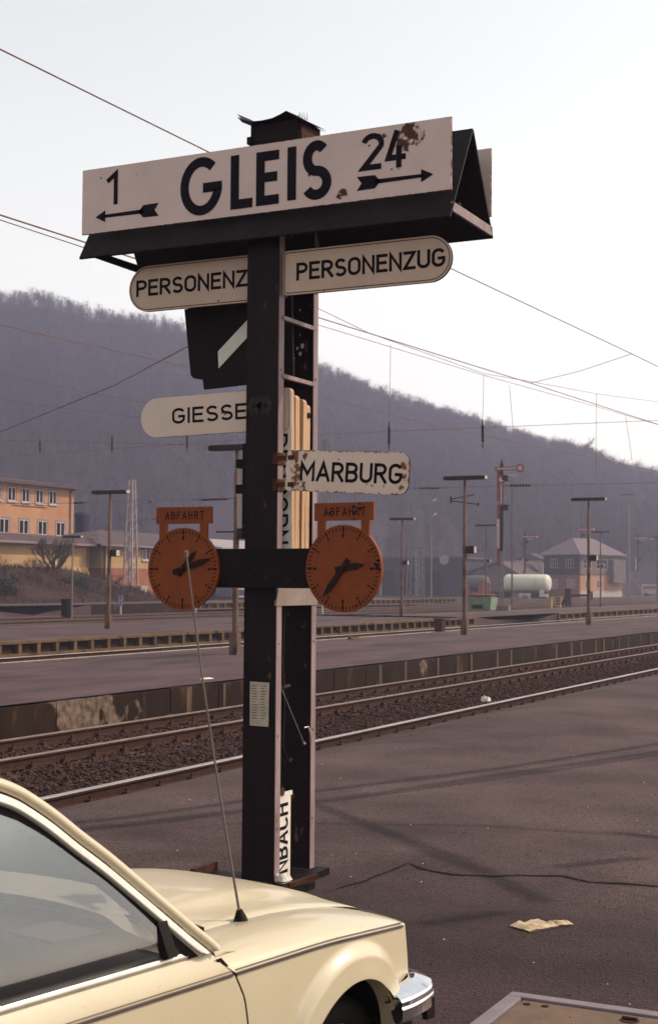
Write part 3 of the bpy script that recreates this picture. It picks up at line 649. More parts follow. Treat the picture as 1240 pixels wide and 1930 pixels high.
# broken cap on the top of the post
b = MB()
b.box(-4.885, -4.51, 8.58, 8.90, 5.00, 5.235, 0); b.box(-4.905, -4.875, 8.56, 8.92, 5.10, 5.15, 0)
TP = [(-4.965, 5.312), (-4.925, 5.268), (-4.86, 5.248), (-4.78, 5.246), (-4.70, 5.252), (-4.63, 5.270), (-4.585, 5.285)]
P_ = [[(x, 8.53 + .015 * math.sin(9 * x), z), (x, 8.72, z + .018), (x + .012, 8.95, z + .012)] for x, z in TP]
b.grid(P_, 0, False); b.grid([[(p[0], p[1], p[2] - .02) for p in r_] for r_ in P_], 0, False, True)
b.add([(-4.585, 8.53, 5.285), (-4.585, 8.95, 5.297), (-4.455, 8.90, 5.235), (-4.47, 8.56, 5.215)], [(0, 1, 2, 3)], 0); b.add([(-4.585, 8.53, 5.275), (-4.585, 8.95, 5.285), (-4.455, 8.90, 5.222), (-4.47, 8.56, 5.202)], [(3, 2, 1, 0)], 0)
b.box(-4.515, -4.495, 8.60, 8.88, 5.04, 5.24, 1)
b.build('broken_cap', [M['dark_steel'], M['rust_dark']], sp)
b = MB()
for k in range(7):
    x = -4.60 + .012 * k; b.tube([(x, 8.74, 5.27), (x + rnd.uniform(-.02, .02), 8.74, 5.27 + rnd.uniform(.03, .07))], [.003, .001], 4)
tag(b.build('grass_tuft', M['drygrass'], origin=(-4.57, 8.74, 5.27)), 'tiny tuft of dry grass growing on top of the broken cap', 'grass')

# tent shaped track board
tb = thing('track_board', 'big white GLEIS track sign on a dark tent shaped box atop the post', 'station sign', (-4.74, 8.77, 4.4))
X0, X1 = -6.175, -3.31
def slab(y0, z0, y1, z1, th, xa=X0, xb=X1):
    d = Vector((y1 - y0, z1 - z0)).normalized(); n = Vector((-d.y, d.x)) * th
    b = MB(); q = [(y0, z0), (y1, z1), (y1 + n.x, z1 + n.y), (y0 + n.x, z0 + n.y)]
    vs = [(xa, p[0], p[1]) for p in q] + [(xb, p[0], p[1]) for p in q]
    b.add(vs, [(0, 1, 2, 3), (7, 6, 5, 4), (0, 4, 5, 1), (1, 5, 6, 2), (2, 6, 7, 3), (3, 7, 4, 0)]); return b
slab(8.365, 4.378, 8.765, 5.055, -.016).build('front_board', M['tent'], tb)
slab(9.165, 4.412, 8.785, 5.05, .016).build('back_board', M['tent'], tb)
b = MB(); b.bar((X1 - .01, 8.42, 4.452), (X1 - .01, 9.15, 4.452), .02, .062); b.build('tie_bar', M['steel_sunlit'], tb)
b = MB(); b.bar((X0 + .02, 8.41, 4.44), (X0 + .02, 9.15, 4.44), .02, .05); b.build('tie_bar', M['tent'], tb)
for x in (-5.95, -5.2, -4.3, -3.55):
  for q_ in (0, 1):
    b = MB()
    if q_: b.box(x - .02, x + .02, 8.82, 9.11, 4.9, 4.93)
    else: b.box(x - .02, x + .02, 8.392, 8.50, 4.60, 4.64); b.box(x - .02, x + .02, 8.392, 8.70, 4.90, 4.94); b.box(x - .02, x + .02, 8.392, 8.41, 4.64, 4.90)
    b.build('bracket', M['dark_steel'], tb)
b = MB(); b.box(-6.0, -5.0, 8.74, 8.80, 4.52, 4.57); b.build('inner_rail', M['dark_steel'], tb); b = MB(); b.box(-4.5, -3.4, 8.74, 8.80, 4.52, 4.57); b.build('inner_rail', M['dark_steel'], tb)
cx, cz = (X0 + X1) / 2, 4.785
gm = sign_mat('track_enamel', (0.55, 0.40, 0.375), (0.47, 0.335, 0.315), half=(1.43, .234), edge0=.002, edge1=.022,
              rust=(0.035, 0.012, 0.006), spots=((1.15, .165, .10), (1.19, .135, .07), (1.10, .11, .07), (.93, .165, .03), (.97, .175, .028), (.64, -.185, .03), (.67, -.165, .045), (.86, .12, .010), (1.02, -.055, .014), (1.07, -.06, .010), (1.23, .115, .016), (-1.26, .165, .011), (-.14, .16, .011), (-.14, .01, .009), (.05, .13, .026), (.89, -.19, .009), (-.95, .15, .012), (.42, -.02, .012)))
def panel(name, y0, y1, front=True):
    b = MB(); b.box(X0 - cx + .01, X1 - cx, y0, y1, -.235, .235, 0)
    return b
b = panel('p', -.010, .010)
y = -.0125
def gl(ch, px0, px1, pz0, pz1, sw):
    h = pz1 - pz0; w_, st = GL[ch]; hw = sw / 2; W_ = px1 - px0 - 2 * hw; H_ = h - 2 * hw
    for k, (pts, cl) in enumerate(st):
        sx = W_ / max(w_, 1e-3) if w_ > .05 else 1
        pp = [(px0 - cx + hw + p[0] * sx, pz0 - cz + hw + p[1] * H_) for p in pts]
        if not cl and ch not in 'gs2':
            def ext(a_, c_):
                d = Vector((a_[0] - c_[0], a_[1] - c_[1])).normalized() * hw; return (a_[0] + d.x, a_[1] + d.y)
            pp[0] = ext(pp[0], pp[1]); pp[-1] = ext(pp[-1], pp[-2])
        ribbon(b, pp, hw, y - .0002 * k, 1, bool(cl))
gl('g', -5.335, -4.985, 4.583, 4.992, .068)
gl('L', -4.925, -4.752, 4.596, 4.970, .066)
gl('E', -4.725, -4.549, 4.598, 4.967, .066)
gl('I', -4.500 + .005, -4.437, 4.609, 4.972, .066)
gl('s', -4.385, -4.150, 4.588, 4.992, .068)
gl('1', -5.950, -5.850, 4.742, 4.982, .034)
gl('2', -3.940, -3.776, 4.742, 4.985, .038)
gl('4', -3.765, -3.622, 4.735, 4.982, .038)
def arrow(x_tip, x_tail, z, s):
    q = lambda pts: b.add([(p[0] - cx, y, p[1] - cz) for p in pts], [tuple(range(len(pts)))], 1)
    q([(x_tip, z), (x_tip + s * .085, z + .043), (x_tip + s * .085, z - .043)])
    q([(x_tip + s * .07, z + .011), (x_tail - s * .12, z + .015), (x_tail - s * .12, z - .015), (x_tip + s * .07, z - .011)])
    q([(x_tail - s * .165, z), (x_tail - s * .125, z + .044), (x_tail + s * .005, z + .046), (x_tail - s * .03, z), (x_tail + s * .005, z - .046), (x_tail - s * .125, z - .044)])
arrow(-6.045, -5.512, 4.665, 1); arrow(-3.43, -3.965, 4.662, -1)
b.build('front_panel', [gm, M['letter']], tb, loc=(cx + 4.74, 8.39 - 8.77, cz - 4.4), origin=(0, 0, 0))
b = panel('p', -.010, .010); b.build('back_panel', [gm, M['letter']], tb, loc=(cx + 4.74, 9.125 - 8.77, cz - 4.4), origin=(0, 0, 0))

# boards on the post: flat enamel plates built round their own centres
def plate(name, label, cat, W_, H_, rl, rr, th, m_, letters, loc, rot=(0, 0, 0), group=None, border=False, ribm=None):
    b = MB(); poly = stadium(-W_ / 2, W_ / 2, -H_ / 2, H_ / 2, rl, rr)
    b.prism(poly, -th / 2, th / 2, 0, 2)
    if border:
        ribbon(b, stadium(-W_ / 2 + .014, W_ / 2 - .014, -H_ / 2 + .014, H_ / 2 - .014, max(rl - .014, .004), max(rr - .014, .004)), .003, -th / 2 - .001, 2, True)
    for a_ in letters: text(b, *a_[:4], -th / 2 - .0015, 1, *a_[4:])
    o = b.build(name, [m_, M['letter'], ribm or M['rim']]); o.location = loc; o.rotation_euler = rot
    return tag(o, label, cat, group)
pm = sign_mat('cream_enamel', (0.45, 0.31, 0.235), (0.37, 0.25, 0.19), half=(.62, .155), edge0=.003, edge1=.02, spots=((.0, -.14, .012), (-.3, -.145, .01)))
pm2 = sign_mat('cream_enamel', (0.45, 0.31, 0.235), (0.37, 0.25, 0.19), half=(.655, .167), edge0=.003, edge1=.02, spots=((.1, -.14, .01),))
plate('train_type_sign', 'cream PERSONENZUG board with one rounded end, right of the post under the track board', 'sign', 1.235, .305, .04, .1525, .026, pm, [('PERSONENZUG', -.512, -.058, .122, .175, 1.09)], (-3.985, 8.555, 4.158), (0, 0, 0), 'train type boards', True)
plate('train_type_sign', 'cream PERSONENZUG board with rounded left end, partly hidden behind the post', 'sign', 1.31, .333, .166, .04, .026, pm2, [('PERSONENZUG', -.592, -.054, .120, .175, 1.15)], (-5.248, 8.62, 4.165), (0, 0, 0), 'train type boards', True)
gim = sign_mat('pale_enamel', (0.57, 0.43, 0.37), (0.49, 0.36, 0.30), half=(.60, .142), edge0=.002, edge1=.025, spots=((.08, .0, .016), (.10, -.01, .014)))
plate('destination_sign', 'pale GIESSEN board with rounded end, cut off by the left edge of the post', 'sign', 1.20, .284, .14, .02, .022, gim, [('GIESSEN', -.335, -.054, .112, .165, .745)], (-5.186, 8.62, 3.232), (0, R(-1.0), 0), 'destination boards')
mm = sign_mat('rusty_enamel', (0.59, 0.45, 0.385), (0.49, 0.36, 0.305), half=(.482, .136), edge0=.006, edge1=.075, streak=(-.395, .055),
              spots=((.44, .05, .035), (.455, -.02, .03), (.43, -.09, .03), (.17, -.075, .008), (.21, -.085, .013), (.30, -.085, .011), (.31, -.065, .007), (-.33, -.10, .035), (-.06, .08, .01), (-.35, .02, .03), (-.33, .10, .03), (-.41, .10, .05), (-.40, -.05, .05)))
plate('destination_sign', 'rust eaten white MARBURG board sticking out right of the post and sagging', 'sign', .965, .272, .03, .075, .014, mm, [('MARBURG', -.362, -.068, .130, .165, .80)], (-4.036, 8.383, 2.772), (0, R(3.6), R(-8)), 'destination boards')
# hinge straps of the MARBURG board
for z, lab in ((2.89, 'upper'), (2.71, 'lower')):
    b = MB(); b.bar((-4.605, 8.50, z), (-4.45, 8.43, z - .005), .02, .03); b.box(-4.635, -4.60, 8.48, 8.58, z - .04, z + .04)
    tag(b.build('hinge_strap', M['rust_dark'], origin=(-4.6, 8.5, z)), lab + ' rusted iron strap joining the MARBURG board to the post', 'hinge')

# plates stored upright between the two channels
TF = Matrix(((0, 0, 1, 0), (0, 1, 0, 0), (-1, 0, 0, 0), (0, 0, 0, 1)))
for k, (yc, th, x1, zt, rz, lab) in enumerate(((8.640, .045, -4.560, 3.385, 1.5, 'foremost stored name plate, lettered downwards, beside the front channel'), (8.715, .055, -4.566, 3.345, -2.5, 'second stored cream plate from the front, between the channels'),
                                          (8.80, .05, -4.56, 3.325, 2.0, 'third stored cream plate from the front, between the channels'), (8.885, .055, -4.575, 3.30, -1.0, 'rearmost stored cream plate with a dark rivet near its top'))):
    b = MB(); W_ = .27; z0, z1 = 2.10, zt
    nseg = 10; sec = []
    poly = stadium(-W_, 0, z0 - 2.7, z1 - 2.7, .02, .03, 4)
    b.prism(poly, -th / 2, th / 2, 0, 2)
    if k == 0:
        text(b, 'PADERBORN', -.60, -.152, .125, -th / 2 - .0012, 1, .15, .99, .30, tf=TF)
    if k == 3: b.tube([(-.001, 0, .52), (.006, 0, .52)], .022, 10, 1)
    o = b.build('stored_plate', [M['white_plate'] if k == 0 else M['cream_plank'], M['letter'], M['cream_plank']], bevel=.008)
    o.location = (x1, yc, 2.7); o.rotation_euler = (0, R((-.9, -.3, .5, .2)[k]), R(rz)); tag(o, lab, 'sign plate', 'plates stored between the channels')
b = MB(); b.box(-.006, .004, -.10, .10, -.29, .29, 0)
TN = Matrix(((0, -1, 0, .004), (0, 0, -1, .062), (1, 0, 0, 0), (0, 0, 0, 1)))
text(b, 'NBACH', -.255, 0.0, .158, -.0015, 1, .15, .47, .30, tf=TN)
b.box(-.004, .006, -.10, .12, .262, .292, 0); b.tube([(.004, -.03, .30), (.012, -.03, .30)], .03, 10, 2)
o = b.build('stored_plate', [M['litter_white'], M['letter'], M['rust']]); o.location = (-4.645, 8.695, .33)
tag(o, 'white name plate ending NBACH, lettered upwards, standing at the foot of the post', 'sign plate', 'plates stored between the channels')

# black warning board with a pale diagonal bar
b = MB(); q = [(-5.55, 4.033), (-5.39, 4.043), (-4.67, 4.06), (-4.65, 3.46), (-5.05, 3.452), (-5.376, 3.437), (-5.387, 3.507), (-5.466, 3.523), (-5.489, 3.547)]
b.prism([(x + 5.0, z - 3.75) for x, z in q], -.012, .012, 0)
b.add([(p[0] + 5, -.0135, p[1] - 3.75) for p in ((-5.262, 3.704), (-5.254, 3.582), (-4.88, 3.915), (-4.88, 4.04))], [(0, 1, 2, 3)], 1)
for (x, z, r) in ():
    b.add([(x + 5 + r * math.cos(t), -.0136, z - 3.75 + 1.3 * r * math.sin(t)) for t in np.linspace(0, 5.5, 9)], [tuple(range(9))], 2)
o = b.build('warning_board', [M['sig_black'], M['sign_w'] if 'sign_w' in M else M['white_plate'], M['litter_white']]); o.location = (-5.0, 8.81, 3.75)
tag(o, 'black board with one pale diagonal bar hung behind the front channel', 'sign')

# orange departure clocks
def clock(label, loc, rz, hour_a, min_a):
    t = thing('departure_clock', label, 'clock', loc, 'orange departure clocks', w=False); t.rotation_euler.z = R(rz)
    b = MB(); r = .284; n = 72
    b.prism([(r * math.sin(2 * math.pi * k / n), r * math.cos(2 * math.pi * k / n)) for k in range(n)], -.012, .012, 0)
    def tick(a_, r0, r1, w_):
        d = Vector((math.sin(a_), math.cos(a_))); n_ = Vector((d.y, -d.x)) * w_ / 2
        q = [d * r0 - n_, d * r0 + n_, d * r1 + n_, d * r1 - n_]; b.add([(p.x, -.0135, p.y) for p in q], [(0, 1, 2, 3)], 1)
    for k in range(60):
        a_ = 2 * math.pi * k / 60
        if k % 5 == 0:
            wd = .016 if k % 15 == 0 else .011
            tick(a_, .236, .272, wd); tick(a_, .200 if k % 15 == 0 else .210, .229, wd)
        else: tick(a_, .246, .270, .0065)
    if rz < -1:
        for (x, z, q) in ((.262, .05, .012), (.255, .02, .016), (.27, -.005, .012), (.24, .03, .01), (.1, -.24, .006)):
            b.add([(x + q * (1 + .4 * math.sin(k * 2.7)) * math.cos(k), -.0137, z + q * math.sin(k)) for k in range(6)], [tuple(range(6))], 1)
    b.build('dial', [M['orange'], M['hand']], t)
    b = MB(); b.box(-.223, .223, -.010, .010, .312, .428, 0); text(b, 'ABFAHRT', -.150, .342, .056, -.0115, 1, .15, .315, .50)
    if rz < -1:
        for (x, z, q) in ((-.10, .362, .012), (.075, .40, .012), (.08, .36, .014), (.125, .385, .013), (.08, .322, .007), (.12, .418, .008)):
            b.add([(x + q * (1 + .5 * math.sin(k * 2.1)) * math.cos(k), -.0122, z + q * math.sin(k)) for k in range(6)], [tuple(range(6))], 1)
    b.build('name_plate', [M['orange'], M['hand']], t)
    for x in (-.168, .160):
        b = MB(); b.box(x - .030, x + .030, -.008, .008, .20, .312); b.build('strut', M['orange'], t)
    def hand(name, a_, tail, ln, w_, y_):
        d = Vector((math.sin(R(a_)), math.cos(R(a_)))); n_ = Vector((d.y, -d.x))
        q = [d * -tail - n_ * w_ * .55, d * -tail + n_ * w_ * .55, d * ln * .3 + n_ * w_ * .5, d * ln * .62 + n_ * w_ * .62, d * ln, d * ln * .62 - n_ * w_ * .62, d * ln * .3 - n_ * w_ * .5]
        b = MB(); b.prism([(p.x, p.y) for p in q][::-1], y_, y_ + .004); b.build(name, M['hand'], t)
    hand('hour_hand', hour_a, .055, .165, .036, -.022); hand('minute_hand', min_a, .075, .245, .032, -.028)
    b = MB(); b.tube([(0, -.034, 0), (0, -.012, 0)], .016, 12); b.build('hub', M['hand'], t)
    return t
clock('orange ABFAHRT clock left of the post showing about quarter past one', (-5.278, 8.40, 2.138), 0, 40, 72)
clock('orange ABFAHRT clock right of the post with scribbles showing 2:37', (-4.036, 8.36, 2.143), -5, 80, 218)

# notice and loose bits on the post
b = MB(); b.prism([(-.072, -.148), (.070, -.150), (.074, .145), (-.074, .148)], -.002, .002, 0)
for k in range(13):
    z = .118 - k * .018
    for cxx, ww in ((-.036, .05), (.033, .045)):
        ww2 = ww * rnd.uniform(.6, 1); b.add([(cxx - ww / 2, -.0028, z), (cxx - ww / 2 + ww2, -.0028, z), (cxx - ww / 2 + ww2, -.0028, z + .005), (cxx - ww / 2, -.0028, z + .005)], [(0, 1, 2, 3)], 1)
o = b.build('notice', [M['paper'], M['trim_grey']]); o.location = (-4.727, 8.496, 1.232); tag(o, 'weathered paper notice stuck to the front channel of the post', 'notice')
b = MB(); b.tube([(-4.655, 8.70, 1.92), (-4.66, 8.69, 1.5), (-4.65, 8.70, 1.2), (-4.655, 8.69, .92), (-4.63, 8.74, .82), (-4.635, 8.79, .84)], .011, 7)
tag(b.build('cable', M['rubber'], origin=(-4.65, 8.7, 1.9)), 'black cable hanging between the two channels', 'cable')
b = MB(); b.tube([(-4.62, 8.62, 1.32), (-4.615, 8.93, .94)], .004, 6); b.tube([(-4.615, 8.93, .94), (-4.61, 8.94, .925)], .009, 8)
tag(b.build('thin_rod', M['rail_top'], origin=(-4.62, 8.8, 1.1)), 'thin bright rod slanting across the gap between the channels', 'rod')
b = MB(); b.tube([(-4.61, 8.93, 1.04), (-4.60, 8.97, 1.045), (-4.60, 9.00, 1.0), (-4.60, 9.01, .93)], .007, 7)
tag(b.build('hook', M['rail_top'], origin=(-4.6, 8.97, 1)), 'small bright hook on the rear channel', 'hook')
def crumple(name, label, cat, loc, sx, sy, sz, m_, seed, n=9):
    rg = random.Random(seed); b = MB()
    for s in (0, 1):
        b.grid([[((i / (n - 1) - .5) * sx, (j / (n - 1) - .5) * sy, (sz * (.35 + .65 * abs(fbm(i * .9 + seed, j * .8, .9, 3)) * 2) if s == 0 else 0) * (0.25 if i in (0, n - 1) or j in (0, n - 1) else 1) + (0.002 if s == 0 else 0)) for j in range(n)] for i in range(n)], 0, False, bool(s))
    o = b.build(name, m_); o.location = loc; o.rotation_euler.z = rg.uniform(-.4, .4); return tag(o, label, cat)
crumple('paper_scrap', 'crumpled white paper lying at the foot of the post', 'litter', (-4.58, 8.56, .05), .11, .10, .07, M['litter_white'], 3)
o = crumple('paper_bag', 'crumpled tan paper bag lying on the dark asphalt', 'litter', (-2.74, 8.32, .008), .17, .24, .034, M['bag'], 5, 9); o.rotation_euler.z = R(-28)
o = crumple('paper_scrap', 'torn tan paper scrap touching the end of the paper bag', 'litter', (-2.62, 8.46, .008), .10, .12, .03, M['bag'], 8, 6); o.rotation_euler.z = R(-40)
crumple('litter', 'pale scrap of litter on the first platform by the aerial', 'litter', (-13.55, 22.4, .29), .12, .30, .04, M['litter_white'], 11)
crumple('white_stone', 'white lump lying on the ballast beside the bright rail', 'stone', (-9.6, 26.2, -.22), .16, .16, .14, M['litter_white'], 12)
crumple('litter', 'small pale scrap by the far edge of the first platform', 'litter', (-19.2, 40.5, .29), .2, .45, .12, M['edge_pale'], 14)

# ================================================================== THE CAR (local axes: x to its right, y forward, z up; origin under the front door corner)
PSI = 11.0
car = thing('parked_car', 'cream saloon car with chrome bumper and whip aerial parked in the foreground', 'car', (-2.309, 3.897, 0), w=False)
car.rotation_euler.z = -R(PSI)
clip = lambda v, a=0., b=1.: max(a, min(b, v))
def cr(pts, n):
    out = []
    for i in range(len(pts) - 1):
        p0, p1, p2, p3 = [Vector(pts[clip(j, 0, len(pts) - 1)]) for j in (i - 1, i, i + 1, i + 2)]
        for k in range(n):
            t = k / n; out.append(.5 * ((2 * p1) + (p2 - p0) * t + (2 * p0 - 5 * p1 + 4 * p2 - p3) * t * t + (3 * p1 - p0 - 3 * p2 + p3) * t ** 3))
    out.append(Vector(pts[-1])); return out
cr0 = cr
CW = 0.83                                          # half width
sst = lambda v: (lambda q: q * q * (3 - 2 * q))(clip(v))
def zt(s): return .82 - .040 * clip((s - .45) / .62, 0, 1.2) ** 2 - .01 * clip((-s - .3) / 2.8) ** 2
def pin(s): return .060 * clip((s - .70) / .42, 0, 1.3) ** 2 + .05 * clip((-1.9 - s) / 1.2) ** 2
ARCH = [(.715, .285, .315, .382), (-1.85, .285, .315, .382)]
def side_t(s, z):
    t = -pin(s) - .055 * clip((zt(s) - z) / .55) ** 2
    for (sc, zc, a_, b_) in ARCH:
        e = math.hypot((s - sc) / a_, (z - zc) / b_) if z > zc else abs(s - sc) / a_
        if e < 1.34: t += .034 * sst((1.34 - e) / .15) + .004 * sst((1.2 - e) / .2)
    return t
def mir(P, side): return P if side > 0 else [[(-2 * CW - p[0], p[1], p[2]) for p in r] for r in P]
def gap_s(z):
    pts = [(.90, -.002), (.86, .03), (.82, .082), (.73, .134), (.645, .156), (.5, .165), (.2, .15)]
    for (z1, s1), (z0, s0) in zip(pts, pts[1:]):
        if z >= z0: return s1 + (s0 - s1) * clip((z1 - z) / (z1 - z0))
    return .15
def zbot(s, base):
    zb = base
    for (sc, zc, a_, b_) in ARCH:
        if abs(s - sc) < a_: zb = max(zb, zc + b_ * math.sqrt(max(0, 1 - ((s - sc) / a_) ** 2)))
    return zb
def cols(s0, s1, n):
    c = list(np.linspace(s0, s1, n))
    for (sc, zc, a_, b_) in ARCH:
        c += [sc + a_ * math.cos(math.pi * k / 44) for k in range(45)]
    return sorted(set(round(q, 5) for q in c if s0 - 1e-6 <= q <= s1 + 1e-6))
NOSE = 1.118
def s_nose(z): return NOSE + (zt(NOSE) - z) * .30
for side in (1, -1):
    nm = 'fender'
    # front wing below the trim line
    P = []
    for s in cols(0.0, NOSE, 40):
        col_ = []
        base = .215 if s < ARCH[0][0] else .545 + .03 * clip((s - .95) / .15)
        zb_ = zbot(s, base)
        for k in range(25):
            v = (k / 24); z = zt(s) + (zb_ - zt(s)) * v
            g0 = gap_s(z) + .004
            ss = s
            if s < .17: ss = g0 + (.17 - g0) * (s / .17)
            else:
                u = (s - .17) / (NOSE - .17); ss = s + (s_nose(z) - NOSE) * clip((u - .75) / .25) ** 1.0
            col_.append((side_t(ss, z), ss, z))
        P.append(col_)
    b = MB(); b.grid(mir(P, side), 0, True, side < 0)
    # shoulder of the wing up to the bonnet seam
    def gz(s): return math.sqrt(max(0.0, 1 - clip((s - .30) / .842) ** 2)) if s > .30 else 1 + .05 * clip((.3 - s) / .3)
    SH = [(0, 0), (-.004, .012), (-.016, .026), (-.042, .043), (-.08, .055), (-.13, .063), (-.20, .067), (-.262, .066), (-.268, .058)]
    Q = []
    for s in list(np.linspace(-.09, .9, 34)) + list(np.linspace(.92, NOSE, 16)):
        row = []
        for (t, dz) in SH:
            z = zt(s) + dz * gz(s); g0 = max(gap_s(z) + .004, -.09 + abs(t) * .6 - .05) if s < .17 else s
            ss = s if s >= .17 else (max(s, gap_s(z) + .004) if t > -.05 else s)
            row.append((t - pin(s) * (1 + t), ss, z))
        Q.append(row)
    b.grid(mir(Q, side), 0, True, side > 0)
    # arch lip and valance
    lip = []
    sc, zc, a_, b_ = ARCH[0]
    for k in range(40):
        ph = math.pi * (k / 39) * .98 + .01; s = sc + a_ * math.cos(ph); z = zc + b_ * math.sin(ph)
        t = side_t(s, z + .001); lip.append([(t, s, z), (t - .008, s, z - .004), (t - .07, s, z - .006)])
    b.grid(mir(lip, side), 0, True)
    P = []
    for s in np.linspace(.945, 1.03, 12):
        zb_ = zbot(s, .23); row = []
        for z in np.linspace(.55, min(.549, zb_), 10): row.append((side_t(s, z) - .012, s, z))
        P.append(row)
    b.grid(mir(P, side), 0, True, side < 0)
    f_ = b.build('wing', [M['paint']], car)
    # dark seams: wing to apron, door gap backing
    b = MB(); P = []
    for s in np.linspace(.93, 1.155, 12):
        z = .545 + .03 * clip((s - .95) / .15); t = side_t(s, z)
        P.append([(t - .03, s, z - .012), (t - .009, s, z - .012), (t - .009, s, z + .012), (t - .03, s, z + .01)])
    b.grid(mir(P, side), 0, False); b.build('apron_seam', M['seam'], car); b = MB()
    P = []
    for z in np.linspace(.875, .21, 20): g0 = gap_s(z); P.append([(side_t(g0, z) - .012, g0 - .014, z), (side_t(g0, z) - .012, g0 + .014, z)])
    b.grid(mir(P, side), 0, False); b.build('panel_gap', M['seam'], car); b = MB()
    P = []
    for z in np.linspace(.9, .21, 12): P.append([(side_t(-1.2, z) - .010, -1.225, z), (side_t(-1.2, z) - .010, -1.175, z)])
    b.grid(mir(P, side), 0, False)
    b.build('panel_gap', M['seam'], car)
    # doors and rear quarter
    def upper_t(z): return -.10 * clip((z - .82) / .09) ** 2 * .12
    for (sa, sb, nm) in ((-1.196, None, 'door'), (-3.05, -1.204, 'rear_quarter')):
        P = []
        cc = cols(sa, 0.0 if sb is None else sb, 30)
        for s in cc:
            row = []
            zb_ = zbot(s, .215) if sb is not None else .215
            for k in range(30):
                z = .905 + (zb_ - .905) * k / 29; ss = s
                if sb is None: u = (s - sa) / (0.0 - sa); ss = sa + (gap_s(z) - .004 - sa) * u
                t = side_t(ss, min(z, zt(ss))) + (0 if z < zt(ss) else -.035 * ((z - zt(ss)) / .085) ** 1.6)
                row.append((t, ss, z))
            P.append(row)
        b = MB(); b.grid(mir(P, side), 0, True, side < 0)
        d = b.build(nm, M['paint'], car)
        if sb is None:
            b = MB(); P = [[(side_t(s, .74) + q[0], s, .74 + q[1]) for q in ((0, .012), (.03, .012), (.035, 0), (.03, -.012), (0, -.012))] for s in np.linspace(-1.1, -.94, 8)]
            b.grid(mir(P, side), 0, True); b.build('handle', M['chrome'], d)
    # trim strips and chrome waist moulding
    b = MB()
    for (s0, s1) in ((-3.0, -1.205), (-1.195, .072), (.088, 1.09)):
        P = []; P2 = []
        for s in np.linspace(s0, s1, 50):
            t = side_t(s, zt(s)); z = zt(s)
            P.append([(t - .002, s, z - .010), (t + .005, s, z - .008), (t + .006, s, z - .001), (t - .002, s, z + .001)])
            P2.append([(t - .004, s, z + .006), (t + .002, s, z + .008), (t - .005, s, z + .0105)])
        b.grid(mir(P, side), 0, False, side < 0); b.grid(mir(P2, side), 0, False, side < 0)
    b.build('trim_strip', M['trim_grey'], car)
    b = MB(); P = []
    for s in np.linspace(-2.2, 0.0, 40):
        P.append([(-.036, s, .893), (-.026, s, .895), (-.022, s, .905), (-.030, s, .918), (-.046, s, .926), (-.058, s, .924), (-.064, s, .915)])
    b.grid(mir(P, side), 0, True, side < 0); b.build('waist_moulding', M['bright_trim'], car)

# bonnet
b = MB()
HB = [(-.272, .058), (-.280, .066), (-.34, .070), (-.41, .075), (-.455, .083), (-.49, .095), (-.525, .104), (-.58, .109), (-.70, .113), (-.83, .114)]
HB = HB + [(-2 * CW - t, dz) for t, dz in HB[-2::-1]]
def hood_pt(s, t, dz):
    c_ = 1 - ((t + CW) / CW) ** 2
    ss = s + .085 * c_ * clip(s / NOSE) ** 3 + (.10 * c_ * (1 - clip((s + .05) / .5)) if s < .45 else 0)
    pl = pin(s) * (1 + t) if t > -CW else -pin(s) * (1 + (-2 * CW - t))
    return (t - pl, ss, zt(s) + dz * gz(s))
b.grid([[hood_pt(s, t, dz) for t, dz in HB] for s in list(np.linspace(-.06, .9, 30)) + list(np.linspace(.92, NOSE, 16))], 0, True, True)
b.build('bonnet', M['paint'], car)
# nose panel, grille, headlamps
b = MB(); P = []
allp = [(t, dz) for t, dz in SH] + HB + [(-2 * CW - t, dz) for t, dz in SH[::-1]]
top = [hood_pt(NOSE, t, dz) for t, dz in allp]
P.append(top)
for k in range(1, 11):
    z = zt(NOSE) + .004 - (zt(NOSE) + .004 - .555) * k / 10; e = side_t(s_nose(z), z); row = []
    for p in top:
        u = clip(-p[0] / (2 * CW)); c_ = 1 - (2 * u - 1) ** 2; row.append((e + (-2 * CW - 2 * e) * u, s_nose(z) + .085 * c_, z))
    P.append(row)
b.grid(P, 0, True); b.build('nose_panel', M['paint'], car)
b = MB(); b.box(-1.24, -.42, 1.225, 1.262, .60, .72); b.build('grille', M['rubber'], car)
for t in (-.24, -1.42):
    b = MB(); b.prism(stadium(t - .15, t + .15, .585, .735, .03, .03, 5), 1.09, 1.15); b.build('headlamp', M['windshield'], car)
# bumper
b = MB(); path = [(-.045, .955, 0), (.026, .965, 0), (.036, 1.02, 0), (.034, 1.12, 0), (.012, 1.185, 0), (-.05, 1.245, 0), (-.20, 1.29, 0), (-.83, 1.325, 0)]
path = path[1:]
path = [tuple(q) for q in cr0([Vector(p) for p in path], 4)]
path = path + [(-2 * CW - p[0], p[1], 0) for p in path[-2::-1]]
prof = [(-.085, .562), (-.06, .566), (-.020, .553), (.004, .542), (.010, .534), (.009, .516), (.014, .511), (.015, .470), (.006, .458), (-.03, .452)]
Pb = []
for i, p in enumerate(path):
    a_ = Vector(path[max(i - 1, 0)]); c_ = Vector(path[min(i + 1, len(path) - 1)]); d = (c_ - a_).normalized(); n_ = Vector((d.y, -d.x, 0))
    zz = .018 * clip((p[1] - .96) / .25)
    Pb.append([(p[0] + n_.x * q[0], p[1] + n_.y * q[0], q[1] + zz) for q in prof])
b.grid(Pb, 0, False); b.add(Pb[0], [tuple(range(len(prof)))], 0); b.add(Pb[-1], [tuple(range(len(prof)))[::-1]], 0)
bo = b.build('bumper', M['chrome'], car, bevel=.003)
for sgn in (1, -1):
    b = MB()
    fx = lambda x: x if sgn > 0 else -2 * CW - x
    x0, x1 = sorted((fx(.022), fx(.045))); b.box(x0, x1, 1.115, 1.165, .44, .515); b.build('rubber_pad', M['rubber'], bo)
